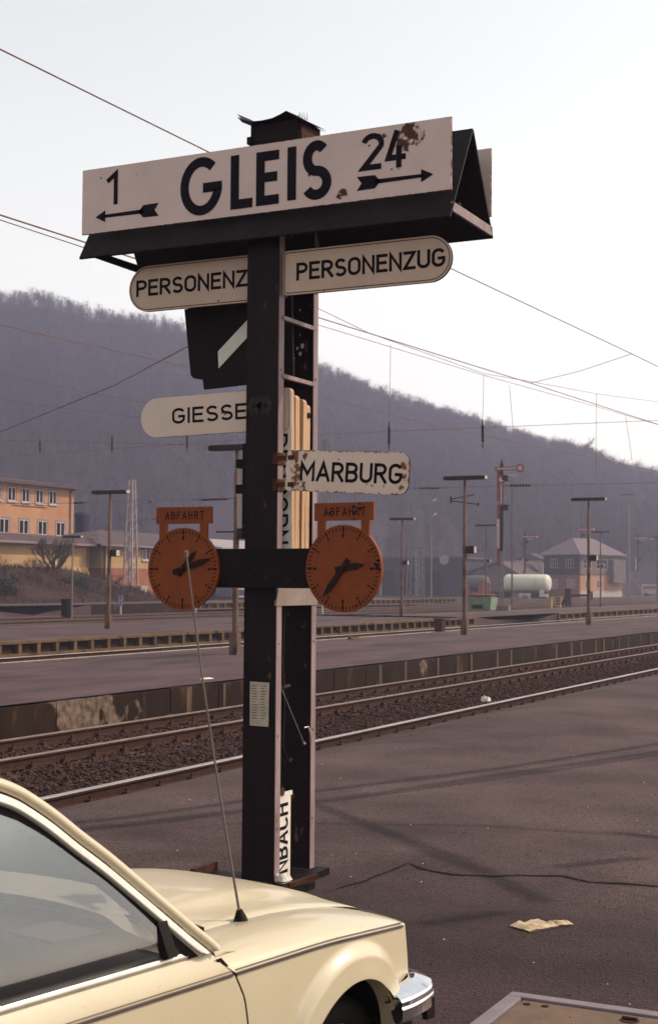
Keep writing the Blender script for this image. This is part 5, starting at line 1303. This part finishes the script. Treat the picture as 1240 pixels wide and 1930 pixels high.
b = MB(); b.prism([(-97.8, 11.02), (-83.2, 11.02), (-83.2, 11.20), (-90.5, 12.1), (-97.8, 11.2)], 77.2, 114.4); b.build('roof', M['roof'], bo)
b = MB(); b.tube([(-83.88, 112.95, 11.0), (-83.88, 112.95, 3.2)], .075, 8); b.tube([(-83.3, 112.95, 10.98), (-83.88, 112.95, 10.7)], .07, 8); b.build('downpipe', M['win_surround'], bo)
b = MB(); b.tube([(-83.96, 104.2, 8.95), (-83.96, 109.2, 8.95)], .03, 6); b.build('cable_run', M['wire_dark'], bo)

yb = thing('yellow_annex', 'long low cream building with grey roof and brick base below the orange building', 'building', (-77, 95, 2.5))
b = MB(); holes = [(112.6, 113.45, 4.12, 5.36), (115.1, 116.4, 4.12, 5.36), (118.4, 119.6, 4.12, 5.36)]
wall_with_holes(b, -77.6, 60, 107.0, 2.2, 5.25, [], .3)
wall_with_holes(b, -77, 109.2, 127.6, 3.3, 5.41, holes, .3)
b.box(-84, -77.3, 108.9, 109.2, 3.3, 5.25); b.box(-84, -77.9, 107.0, 107.3, 2.2, 5.25); b.build('wall', M['cream_wall'], yb)
b = MB(); b.box(-77.3, -76.96, 109.16, 127.6, .4, 3.3); b.box(-84, -77.3, 108.86, 109.16, .4, 3.3); b.box(-77.9, -77.57, 60, 107, .4, 2.35); b.build('base_wall', M['brick'], yb)
for q in holes: window(yb, -77, *q)
b = MB(); b.prism([(-84, 5.6), (-76.9, 5.25), (-76.9, 5.40), (-77.2, 5.95), (-84, 6.4)], 59, 107.4)
b.build('roof', M['roof'], yb)
b = MB(); v = [(-88, 107.2, 5.42), (-76.3, 107.2, 5.42), (-76.3, 128, 5.42), (-88, 128, 5.42), (-82, 114.6, 7.02), (-82, 128, 7.02)]; b.add(v, [(0, 1, 4), (1, 2, 5, 4), (2, 3, 5), (3, 0, 4, 5), (3, 2, 1, 0)]); b.build('hipped_roof', M['roof'], yb)
b = MB(); b.box(-76.9, -76.75, 59, 107.4, 5.22, 5.42); b.build('gutter', M['win_surround'], yb); b = MB(); b.box(-76.3, -76.18, 107.2, 128, 5.28, 5.44); b.build('gutter', M['win_surround'], yb)
for y_ in (107.05, 109.1):
    b = MB(); b.tube([(-77.0 if y_ > 108 else -77.5, y_, 5.25), (-77.0 if y_ > 108 else -77.5, y_, 1.2)], .06, 8); b.build('downpipe', M['win_surround'], yb)
b = MB(); b.prism([(-77.55, 3.3), (-77.55, 2.2), (-77.0, 2.2)], 103, 107); b.build('buttress', M['cream_wall'], yb)

wb = thing('white_roofed_shed', 'flat shed with a long pale metal roof left of the sign post', 'building', (-77, 135, 3))
b = MB(); b.prism([(-86, 6.5), (-76.0, 5.45), (-76.0, 5.65), (-86, 7.05)], 128.4, 152); b.build('roof', M['roof_pale'], wb)
b = MB(); b.box(-85.5, -77, 128.8, 151.6, .3, 5.5); b.build('wall', M['shed'], wb)
for k, (x, y_, z, r_, h_, m_) in enumerate(((-88, 117.5, 7.0, .5, 1.6, 'sig_white'), (-88.5, 121.2, 7.0, .75, 2.2, 'shed'))):
    b = MB(); b.tube([(x, y_, z - 1.6), (x, y_, z + h_ * .7), (x, y_, z + h_ * .9), (x, y_, z + h_)], [r_, r_, r_ * 1.15, r_ * .4], 14)
    tag(b.build('roof_vent', M[m_], origin=(x, y_, z)), ['small white domed vent behind the yellow annex roof', 'dark round vent stack behind the yellow annex roof'][k], 'vent')

sh = thing('dark_shed', 'long dark blue goods shed at the foot of the hill right of the right clock', 'building', (-96, 238, 0))
b = MB(); b.box(-112, -89.6, 233, 245, -.2, 6.4); b.build('wall', M['shed'], sh)
b = MB(); b.box(-112.5, -89.2, 232.6, 245.4, 6.4, 6.75); b.build('roof', M['roof'], sh)
for x in (-104, -99.5, -95): b = MB(); b.box(x - 1.4, x + 1.4, 232.9, 233.05, 0, 4.2); b.build('door', M['sig_black'], sh)
b = MB(); n = 20; b.prism([(-92.9 + .85 * math.cos(2 * math.pi * k / n), 6.2 + .85 * math.sin(2 * math.pi * k / n)) for k in range(n)], 232.3, 232.5)
tag(b.build('round_board', M['eave'], origin=(-92.9, 232.4, 6.2)), 'round pale disc mounted at the right end of the dark shed', 'sign')
gb = thing('grey_building', 'small grey building with a pitched roof between dark shed and tank wagons', 'building', (-84.5, 238, 0))
b = MB(); b.prism([(-89.0, -.2), (-80.5, -.2), (-80.5, 3.6), (-84.2, 5.6), (-89.0, 4.2)], 236, 246); b.build('wall', M['grey_wall'], gb)
b = MB(); b.prism([(-89.4, 4.15), (-84.2, 5.75), (-80.1, 3.5), (-80.1, 3.75), (-84.2, 6.05), (-89.4, 4.4)], 235.4, 246.4); b.build('roof', M['roof'], gb)
for x in (-88.0, -83.4): window(gb, 236, x - .5, x + .5, 1.4, 2.7, axis='y', sur=False)
lb = thing('low_shed', 'low dark roofed shed behind the tank wagons', 'building', (-87, 249, 0))
b = MB(); b.box(-91, -83.4, 249, 254, -.2, 4.3); b.build('wall', M['grey_wall'], lb)
b = MB(); b.prism([(-91.5, 4.3), (-82.9, 4.3), (-84.4, 5.8), (-90, 5.8)], 248.5, 254.5); b.build('roof', M['slate'], lb)
th = thing('pale_hut', 'white sided small hut right behind the grey building roof', 'hut', (-86, 258, 0))
b = MB(); b.box(-88.5, -83.4, 258, 262, -.2, 6.6); b.build('wall', M['sig_white'], th)
b = MB(); b.prism([(-89, 6.6), (-82.9, 6.6), (-86, 7.9)], 257.6, 262.4); b.build('roof', M['roof'], th)
window(th, 258, -86.3, -84.9, 4.4, 6.1, axis='y', sur=False)

sb = thing('signal_box', 'slate hung two storey signal box with hipped roof and sunlit right side', 'building', (-73.9, 250, 0)); sb.rotation_euler.z = R(-20)
sx0, sx1, sy0, sy1 = -82.0, -73.9, 250, 263
hw_ = [(-80.4, -78.8, 5.0, 6.7), (-77.0, -75.2, 5.0, 6.7)]; lw_ = [(-80.2, -78.8, 1.3, 3.0), (-76.8, -75.0, 1.3, 3.0)]
b = MB()
def wall_y(b, y, x0, x1, z0, z1, holes, th=.25):
    bb = MB(); wall_with_holes(bb, y, x0, x1, z0, z1, holes, th); b.add([(q[1], 2 * y - q[0] - 2 * y + 2 * y - y if False else y + (y - q[0]), q[2]) for q in bb.v], bb.f, 0)
wall_y(b, sy0, sx0, sx1, 3.9, 7.5, hw_); b.box(sx0, sx0 + .25, sy0 + .25, sy1, 3.9, 7.5); b.box(sx0, sx1 - .25, sy1, sy1 + .25, 3.9, 7.5); b.build('upper_wall', M['slate'], sb)
b = MB(); wall_y(b, sy0 + .15, sx0 + .1, sx1 - .1, -.2, 3.9, lw_); b.build('front_wall', M['brick'], sb)
sw_ = [(251.2, 253.6, 4.9, 6.7), (255.0, 258.4, 4.9, 6.7), (259.2, 262.2, 4.9, 6.7)]
b = MB(); wall_with_holes(b, sx1, sy0 + .0, sy1 + .25, 3.9, 7.5, sw_); b.build('side_wall', M['grey_wall'], sb)
b = MB(); wall_with_holes(b, sx1 - .15, sy0 + .4, sy1 + .2, .9, 3.9, [(252, 253.4, 1.4, 2.9), (255.3, 256.7, 1.4, 2.9)]); b.build('side_ground_wall', M['facade'], sb)
b = MB(); b.box(sx1 - .4, sx1 - .1, sy0 + .4, sy1 + .2, -.2, .9); b.build('plinth', M['concrete'], sb)
for q in hw_ + lw_: window(sb, sy0 if q[2] > 4 else sy0 + .15, q[0], q[1], q[2], q[3], axis='y', panes=3, sur=False)
for q in sw_: window(sb, sx1, q[0], q[1], q[2], q[3], panes=3, sur=False)
for q in ((252, 253.4, 1.4, 2.9), (255.3, 256.7, 1.4, 2.9)): window(sb, sx1 - .15, *q, sur=False)
b = MB(); e = .75; za, zr = 7.5, 10.6
v = [(sx0 - e, sy0 - e, za), (sx1 + e, sy0 - e, za), (sx1 + e, sy1 + e, za), (sx0 - e, sy1 + e, za), ((sx0 + sx1) / 2, sy0 + 3.4, zr), ((sx0 + sx1) / 2, sy1 - 3.4, zr)]
b.add(v, [(0, 1, 4), (1, 2, 5, 4), (2, 3, 5), (3, 0, 4, 5), (3, 2, 1, 0)]); b.box(sx0 - e, sx1 + e, sy0 - e - .02, sy0 - e + .1, 7.38, 7.5); b.box(sx1 + e - .1, sx1 + e + .02, sy0 - e + .1, sy1 + e, 7.38, 7.5); rf = b.build('roof', M['slate_roof'], sb)
b = MB(); b.box(-76.6, -75.8, 256.4, 257.4, 9.3, 11.2); b.box(-76.7, -75.7, 256.3, 257.5, 11.2, 11.35); b.build('chimney', M['brick'], rf)
b = MB(); b.box(sx1 + .02, sx1 + 1.0, 259, 262.8, 2.4, 6.6); b.build('stair_porch', M['grey_wall'], sb)
b = MB()
for k in range(9): b.box(sx1 + .1, sx1 + 1.3, 263.5 + k * .55, 264.05 + k * .55, 3.5 - k * .4, 3.6 - k * .4)
b.bar((sx1 + 1.3, 263.5, 4.5), (sx1 + 1.3, 268.5, .9), .07, .07); b.build('stair', M['sig_red'], sb)
vb = thing('parked_van', 'pale van parked right of the signal box', 'van', (-68.6, 283, -.1), w=False)
b = MB(); b.prism([(-2.3, .4), (2.3, .4), (2.3, 1.3), (1.7, 2.1), (1.5, 2.35), (-2.2, 2.35), (-2.35, 1.8)], -.85, .85); b.build('body', M['sig_white'], vb, bevel=.06)
b = MB(); b.box(1.0, 2.0, -.87, .87, 1.35, 1.95); b.box(-1.8, .8, -.865, .865, 1.4, 1.95); b.build('window', M['pane'], vb)
for x in (-1.4, 1.4):
    for y_ in (-.75, .75): b = MB(); b.tube([(x, y_ - .1, .33), (x, y_ + .1, .33)], .33, 16); b.build('wheel', M['rubber'], vb)

# ================================================================== BANK, BUSHES
def bank_z(x, y):
    f = clip((-62.5 - x) / 10.5); top = 3.05 if y < 97 else max(.45, 3.05 - (y - 97) * .22)
    return .15 + (top - .15) * (f * f * (3 - 2 * f)) + .22 * fbm(x, y, .35) * min(1, f * 3)
b = MB(); b.grid([[(x, y_, bank_z(x, y_)) for y_ in np.arange(20, 160, 1.0)] for x in np.arange(-96, -61.9, .8)]); kind(b.build('embankment', M['earth']), 'structure')
rg = np.random.default_rng(12); n = 7000
V, F = [], []
for i in range(n):
    x = -62.6 - 14 * rg.random() ** .8; y_ = 64 + 58 * rg.random(); z = bank_z(x, y_)
    if fbm(x, y_, .22) < -.12: continue
    for k in range(2):
        a_ = rg.uniform(0, 6.28); h_ = rg.uniform(.12, .5); w_ = .025; o_ = len(V)
        V += [(x + w_ * math.cos(a_), y_ + w_ * math.sin(a_), z - .03), (x - w_ * math.cos(a_), y_ - w_ * math.sin(a_), z - .03), (x + rg.uniform(-.2, .2), y_ + rg.uniform(-.2, .2), z + h_)]; F.append((o_, o_ + 1, o_ + 2))
me = bpy.data.meshes.new('dry_grass'); me.from_pydata(V, [], F); me.materials.append(M['drygrass']); o = bpy.data.objects.new('dry_grass', me); col.objects.link(o); kind(o, 'stuff')

def branch(b, p, d, ln, r, lvl, rg, n=3, spread=.6):
    """recursive bare twigs: thin three sided tubes"""
    q = p + d * ln
    b.tube([p, p.lerp(q, .5) + Vector((rg.uniform(-1, 1), rg.uniform(-1, 1), rg.uniform(-1, 1))) * ln * .06, q], [r, r * .8, r * .55], 4 if lvl > 2 else 3, 0, False, False)
    if lvl == 0: return
    for k in range(n + (1 if lvl == 1 else 0)):
        f = rg.uniform(.45, 1.0); nd = (d + Vector((rg.uniform(-1, 1), rg.uniform(-1, 1), rg.uniform(-.45, .9))) * spread).normalized()
        branch(b, p.lerp(q, f), nd, ln * rg.uniform(.55, .82), r * .55, lvl - 1, rg, n, spread)
def bare_bush(label, loc, stems, ln, lvl, r, seed, spread=.6, lean=.55):
    rg = random.Random(seed); t = thing('bare_bush', label, 'bush', loc, w=False)
    b = MB(); c_ = MB()
    for k in range(stems):
        a_ = 6.28 * k / stems + rg.uniform(-.4, .4); d = Vector((math.cos(a_) * lean, math.sin(a_) * lean, 1)).normalized()
        p = Vector((math.cos(a_) * .12, math.sin(a_) * .12, -.1)); q = p + d * ln * .8
        b.tube([p, p.lerp(q, .5) + Vector((0, 0, .05)), q], [r, r * .85, r * .7], 6, 0, False, True)
        for j in range(4): branch(c_, p.lerp(q, rg.uniform(.5, 1)), (d + Vector((rg.uniform(-1, 1), rg.uniform(-1, 1), rg.uniform(-.2, .7))) * spread).normalized(), ln * .62, r * .55, lvl - 1, rg, 3, spread)
    b.build('stem', M['twig'], t); c_.build('crown', M['twig'], t)
bare_bush('large bare branching bush on the bank before the cream wall', (-72.2, 95.2, 2.75), 9, 1.75, 4, .085, 3, .8, .75)
bare_bush('smaller bare bush on the bank left of the large one', (-73, 93.6, 2.7), 5, .8, 3, .04, 9, .7, .7)
bare_bush('low bare bush at the top of the bank at far left', (-73, 88.6, 2.9), 6, .75, 3, .035, 15, .8, .9)
bare_bush('scrubby bare bush at the foot of the yellow annex wall', (-75.5, 108.2, 1.6), 6, .8, 3, .035, 17, .8, .8)
bare_bush('dark tangled bush beside the concrete block', (-78.5, 116.5, .8), 8, 1.0, 3, .05, 21, .9, .9)
def leafy(label, loc, sx, sy, sz, n, seed):
    rg = np.random.default_rng(seed); t = thing('evergreen_bush', label, 'bush', loc, 'dark evergreen bushes on the bank', w=False); V, F = [], []
    cl = rg.normal(0, .5, (26, 3)) * (sx, sy, sz * .6) + (0, 0, sz * .4)
    for i in range(n):
        c_ = cl[rg.integers(26)] + rg.normal(0, .17, 3) * (sx, sy, sz); c_[2] = max(.02, c_[2]); a_ = rg.normal(0, 1, 3); a_ /= np.linalg.norm(a_); u = np.cross(a_, (0, 0, 1.)); u /= np.linalg.norm(u) + 1e-6; s_ = rg.uniform(.05, .11)
        o_ = len(V); V += [tuple(c_ - u * s_ * .5), tuple(c_ + a_ * s_ * 1.5), tuple(c_ + u * s_ * .5), tuple(c_ - a_ * s_ * .7)]; F.append((o_, o_ + 1, o_ + 2, o_ + 3))
    me = bpy.data.meshes.new('foliage'); me.from_pydata(V, [], F); me.materials.append(M['bush']); o = bpy.data.objects.new('foliage', me); col.objects.link(o); o.parent = t
    b = MB(); b.tube([(0, 0, -.2), (.05, .02, sz * .5)], [.06, .03], 6); b.build('stem', M['twig'], t)
leafy('dark evergreen bush under the large bare bush on the bank', (-68.6, 93.2, 1.6), 1.4, 1.7, 1.0, 2600, 1)
leafy('dark evergreen bush at the left edge low on the bank', (-66.5, 81.6, .95), 1.2, 2.3, 1.2, 2800, 2)

# ================================================================== HILL AND FOREST
ridge = [(-760, 250, 175), (-600, 370, 160), (-500, 430, 140), (-442.3, 466, 127), (-401, 487, 118), (-380, 497, 115), (-360, 508, 109), (-340, 518, 106), (-309, 534, 99), (-278, 550, 87), (-258, 560, 78), (-237, 571, 71), (-217, 581, 65), (-196, 592, 58), (-180, 600, 54), (-170, 606, 49), (-147, 617, 43), (-114, 634, 34), (-73, 655, 27), (0, 690, 20), (140, 760, 14), (420, 860, 10)]
RX = cr([Vector((q[0], q[1], q[2] * 1.04 + 1.5)) for q in ridge], 4)
NV = 26
def hillpt(i, v):
    r_ = RX[i]; toe = Vector((r_.x, r_.y, 0)) * .50
    p = toe.lerp(Vector((r_.x, r_.y, 0)), v)
    z = r_.z * (v if v < 1 else 1 - (v - 1) * .6) ** 1.12 if v > 0 else 0
    z += 3.0 * fbm(p.x, p.y, .012, 4) * min(1, v * 3) * (1 if v < .93 else .3)
    return Vector((p.x, p.y, z - .5))
b = MB(); b.grid([[tuple(hillpt(i, 1.35 * j / NV)) for j in range(NV + 1)] for i in range(len(RX))], 0, True)
kind(b.build('hill', M['hill']), 'structure')
rg = np.random.default_rng(5)
def tree_proto(seed):
    r_ = np.random.default_rng(seed); tri = []
    h = 1.0; tri.append(((-.010, 0, 0), (.010, 0, 0), (0, 0, .85))); tri.append(((0, -.010, 0), (0, .010, 0), (0, 0, .85)))
    for k in range(84):
        z0 = r_.uniform(.25, .9); a_ = r_.uniform(0, 6.28); ln = (.16 + .32 * (1 - abs(z0 - .5) * 1.3)) * r_.uniform(.5, 1); up = r_.uniform(.3, 1.1) * ln; w_ = .0062
        d = np.array((math.cos(a_), math.sin(a_), 0)); s_ = r_.uniform(0, .16); p0 = np.array((0, 0, z0)) + d * s_ * (1 if k % 2 else 0) + np.array((0, 0, s_ * .6)); p1 = p0 + d * ln + np.array((0, 0, up))
        n_ = np.array((-d[1], d[0], .3)) * w_; tri.append((tuple(p0 - n_), tuple(p0 + n_), tuple(p1)))
    return np.array(tri)
protos = [tree_proto(k) for k in range(6)]
chunks = []
NT = 11500; cnt = 0
while cnt < NT:
    i = rg.integers(4, len(RX) - 16); v = rg.random()
    v = .10 + .91 * v ** .75
    if cnt > 8000: v = .86 + .145 * rg.random()
    p = hillpt(int(i), v)
    if v < .45 and fbm(p.x, p.y, .02) > .05 + v * .3: cnt += 1; continue
    p.x += rg.uniform(-6, 6); p.y += rg.uniform(-6, 6); s_ = rg.uniform(5.5, 10.0) * (.8 if v < .35 else 1) * (.66 if v > .90 else 1); a_ = rg.uniform(0, 6.28); c_, n_ = math.cos(a_), math.sin(a_); w_ = rg.uniform(.85, 1.5)
    T = protos[rg.integers(6)] * (s_ * w_, s_ * w_, s_); X = T[..., 0] * c_ - T[..., 1] * n_ + p.x; Y = T[..., 0] * n_ + T[..., 1] * c_ + p.y
    chunks.append(np.stack([X, Y, T[..., 2] + p.z - .4], -1)); cnt += 1
A = np.concatenate(chunks).reshape(-1, 3)
me = bpy.data.meshes.new('bare_forest'); nv = len(A); nf = nv // 3
me.vertices.add(nv); me.vertices.foreach_set('co', A.astype(np.float32).ravel()); me.loops.add(nv); me.loops.foreach_set('vertex_index', np.arange(nv, dtype=np.int32)); me.polygons.add(nf); me.polygons.foreach_set('loop_start', np.arange(0, nv, 3, dtype=np.int32)); me.polygons.foreach_set('loop_total', np.full(nf, 3, dtype=np.int32)); me.update(); me.validate(); me.materials.append(M['forest'])
o = bpy.data.objects.new('bare_forest', me); col.objects.link(o); kind(o, 'stuff')
# one tree that stands above the ridge
t = thing('bare_tree', 'lone bare tree standing above the ridge at right', 'tree', (-176, 602, 54.5), w=False)
r2 = random.Random(4); b = MB(); b.tube([(0, 0, -3), (0, 0, 5.5)], [.28, .2], 6); b.build('trunk', M['twig'], t)
b = MB()
for k in range(9): branch(b, Vector((0, 0, 2.0 + .5 * k)), Vector((r2.uniform(-1, 1), r2.uniform(-1, 1), .55)).normalized(), 3.4, .16, 3, r2, 3, .6)
b.build('crown', M['twig'], t)

# ================================================================== OVERHEAD WIRES
def wire(label, pts, r=.012, m_='wire', sag=0.0, group='overhead wires', name='overhead_wire'):
    pts = [Vector(p) for p in pts]; fine = []
    for i in range(len(pts) - 1):
        for k in range(6):
            t_ = k / 6; fine.append(pts[i].lerp(pts[i + 1], t_) - Vector((0, 0, sag * 4 * t_ * (1 - t_))))
    fine.append(pts[-1]); b = MB(); c0 = pts[0]; b.tube(fine, r * .85, 5)
    return tag(b.build(name, M[m_], origin=c0), label, 'wire', group)
wire('wire falling from the top left corner, passing behind the track board to the right edge', [(-9.39, 10.69, 7.44), (-9.84, 19.39, 7.83), (-8.35, 32.45, 7.37), (-7.57, 36.21, 7.02)], .011)
wire('upper of the two close wires entering left below the track board', [(-10.76, 12.31, 6.28), (-13.02, 25.66, 7.42), (-12.03, 36.21, 7.38), (-9.69, 46.34, 6.77)], .013)
wire('lower of the two close wires entering left below the track board', [(-10.78, 12.31, 6.235), (-13.25, 26.1, 7.36), (-12.81, 34.7, 7.44), (-11.55, 40.92, 7.26), (-9.69, 46.34, 6.80)], .008)
wire('thin catenary wire meeting the thick wire right of the post', [(-13.47, 26.53, 7.8), (-13.34, 28.84, 7.63), (-12.8, 34.7, 7.48), (-12.17, 36.14, 7.45), (-11.55, 40.9, 7.64), (-9.89, 47.3, 7.88)], .008)
wire('short sagging wire linking two wires at upper right', [(-12.03, 36.21, 7.38), (-10.59, 35.79, 7.55), (-8.35, 32.45, 7.37)], .009)
wire('long nearly level cross wire in front of the hill', [(-59.45, 68.45, 9.46), (-36.02, 71.08, 10.32), (-15.16, 72.49, 10.43)], .016)
wire('wire crossing the hill from middle left down to the right edge', [(-22.92, 26.29, 8.34), (-22.49, 44.36, 8.55), (-21.18, 51.74, 8.24), (-16.71, 65.17, 7.51), (-14.79, 70.62, 7.09)], .015)
wire('dark wire rising to the right across the hill towards the black board', [(-35.13, 40.44, 6.58), (-32.44, 39.51, 7.22), (-24.23, 34.61, 7.78), (-19.14, 30.42, 7.93), (-15.19, 27.88, 8.3)], .017, 'wire_dark')
wire('level cross wire holding two dark insulators left and right of the tall semaphore', [(-34.76, 66.32, 6.77), (-27.88, 66.38, 6.84), (-21.59, 65.03, 6.74), (-13.1, 62.55, 6.53)], .014)
wire('cross wire over the left half of the hill carrying upright insulators', [(-41.46, 48.39, 8.15), (-29.83, 47.49, 7.41), (-25.72, 47.31, 7.16)], .012)
wire('low cross wire passing before the orange building to the post', [(-53.55, 62.61, 6.31), (-45.83, 61.98, 6.19), (-40.26, 60.27, 6.13), (-33.56, 59.13, 6.06)], .014)
wire('thin pale wire across the left hillside below the dark rising wire', [(-46.78, 54.53, 11.08), (-35.98, 53.27, 9.37), (-28.97, 52.35, 8.22)], .010, 'lattice')
wire('uppermost thin pale wire across the left hillside', [(-50.09, 58.36, 13.25), (-41.89, 56.94, 11.33), (-28.96, 52.33, 8.66)], .010, 'lattice')
def dropper(label, p0, p1, ins=None, r=.007):
    wire(label, [p0, p1], r, group='hanging dropper wires', name='dropper_wire')
def insul(label, p0, p1, r=.045):
    p0, p1 = Vector(p0), Vector(p1); b = MB(); n = 7; L_ = p1 - p0; b.tube([p0 - L_ * .35, p1 + L_ * .35], .014, 6)
    for k in range(n): c_ = p0 + L_ * ((k + .5) / n); b.tube([c_ - L_ * .05, c_ + L_ * .05], [r, r * .7], 8)
    tag(b.build('insulator', M['wire_dark'], origin=p0), label, 'insulator', 'dark insulators in the overhead wires')
dropper('first dropper wire right of the post, ending in an insulator', (-14.93, 33.61, 8.2), (-15.0, 33.69, 6.07)); insul('upright insulator on the first dropper right of the post', (-15.0, 33.69, 6.07), (-15.01, 33.71, 5.64))
dropper('second dropper wire, right of the MARBURG board', (-12.79, 34.71, 7.45), (-12.84, 34.76, 6.15)); insul('upright insulator on the second dropper above the T lamp', (-12.84, 34.76, 6.15), (-12.84, 34.78, 5.71))
dropper('dropper wire just right of the second dropper', (-12.2, 35.02, 7.18), (-12.12, 35.13, 5.79)); dropper('long dropper wire above the right T lamp', (-10.2, 36.02, 6.98), (-10.24, 36.12, 4.82)); dropper('rightmost dropper wire over the hill end', (-9.53, 36.38, 6.4), (-9.4, 36.51, 5.29))
insul('upright insulator at far left above the orange building', (-37.42, 48.18, 7.86), (-37.42, 48.2, 7.48)); insul('upright insulator above the left T lamp', (-33.55, 47.86, 7.84), (-33.56, 47.88, 7.37)); insul('upright insulator under the GIESSEN board', (-29.77, 47.5, 7.8), (-29.78, 47.53, 7.26))
insul('level insulator left of the T lamp right of MARBURG', (-27.88, 66.38, 6.84), (-26.99, 66.82, 6.85), .075); insul('level insulator right of the tall semaphore', (-22.49, 64.58, 6.73), (-21.59, 65.03, 6.74), .075)
insul('level insulator beside the top of the pale lattice mast', (-36.63, 59.84, 6.06), (-34.97, 59.55, 6.06), .06); insul('level insulator right of the orange building', (-45.83, 61.98, 6.19), (-45.0, 61.7, 6.18), .05)

# cables spanning the forecourt above the picture; only their shadows fall into it
def overhead(label, gpts, h, r, knots=()):
    k = h / sdir.z; h = h * .74; k = h / sdir.z; pts = [Vector((x + sdir.x * k, y + sdir.y * k, h)) for x, y in gpts]
    b = MB(); b.tube(pts, r, 8)
    for f, ln, rr in knots:
        q = f * (len(pts) - 1); i = min(int(q), len(pts) - 2); p = pts[i].lerp(pts[i + 1], q - i); d = (pts[i + 1] - pts[i]).normalized(); b.tube([p - d * ln, p - d * ln * .3, p + d * ln * .3, p + d * ln], [r * 1.2, rr, rr, r * 1.2], 10)
    tag(b.build('feeder_cable', M['wire_dark'], origin=pts[0]), label, 'cable', 'feeder cables over the forecourt')
overhead('feeder cable over the forecourt casting the farther long shadow', [(-7.7, 9.5), (-7.155, 10.513), (-6.42, 12.749), (-5.501, 15.0), (-4.43, 18.7), (-3.0, 24)], 8.5, .068, ((.52, .5, .11),))
overhead('feeder cable over the forecourt casting the nearer long shadow', [(-7.4, 9.4), (-6.9, 10.3), (-6.03, 12.3), (-5.25, 14.7), (-4.2, 17.9), (-2.8, 23)], 8.5, .068, ((.35, .35, .07), (.62, .3, .08)))
overhead('feeder cable twisted beside the nearer one over the forecourt', [(-7.3, 9.4), (-6.75, 10.4), (-6.08, 12.0), (-5.1, 14.6), (-4.25, 17.2), (-2.6, 23)], 8.5, .046)
overhead('slanting support cable above the forecourt', [(-6.6, 12.3), (-5.965, 11.848), (-4.541, 10.623), (-3.58, 9.75), (-2.9, 9.0)], 8.5, .06, ((.62, .3, .09),))
overhead('thin cable above the forecourt right of the post', [(-6.2, 10.6), (-5.534, 10.995), (-4.312, 11.575), (-2.796, 11.75), (-1.5, 11.5)], 8.5, .03, ((.75, .5, .07),))
overhead('short thick hanging cable end above the forecourt', [(-3.15, 10.2), (-2.75, 10.75)], 8.5, .075)
overhead('second short thick cable end above the forecourt', [(-3.35, 8.1), (-3.05, 8.6)], 8.5, .06)

# ================================================================== HAZE
b = MB(); b.box(-900, 600, -60, 1150, -1.6, 185)
hz = b.build('haze', None or bpy.data.materials.new('haze')); kind(hz, 'stuff')
hm = hz.data.materials[0]; hm.use_nodes = True; N, L = hm.node_tree.nodes, hm.node_tree.links; N.clear()
ho = N.new('ShaderNodeOutputMaterial'); pv = N.new('ShaderNodeVolumePrincipled'); pv.inputs['Color'].default_value = (0.78, 0.755, 1.0, 1); pv.inputs['Density'].default_value = 0.00056; pv.inputs['Anisotropy'].default_value = 0.35
L.new(pv.outputs[0], ho.inputs['Volume'])
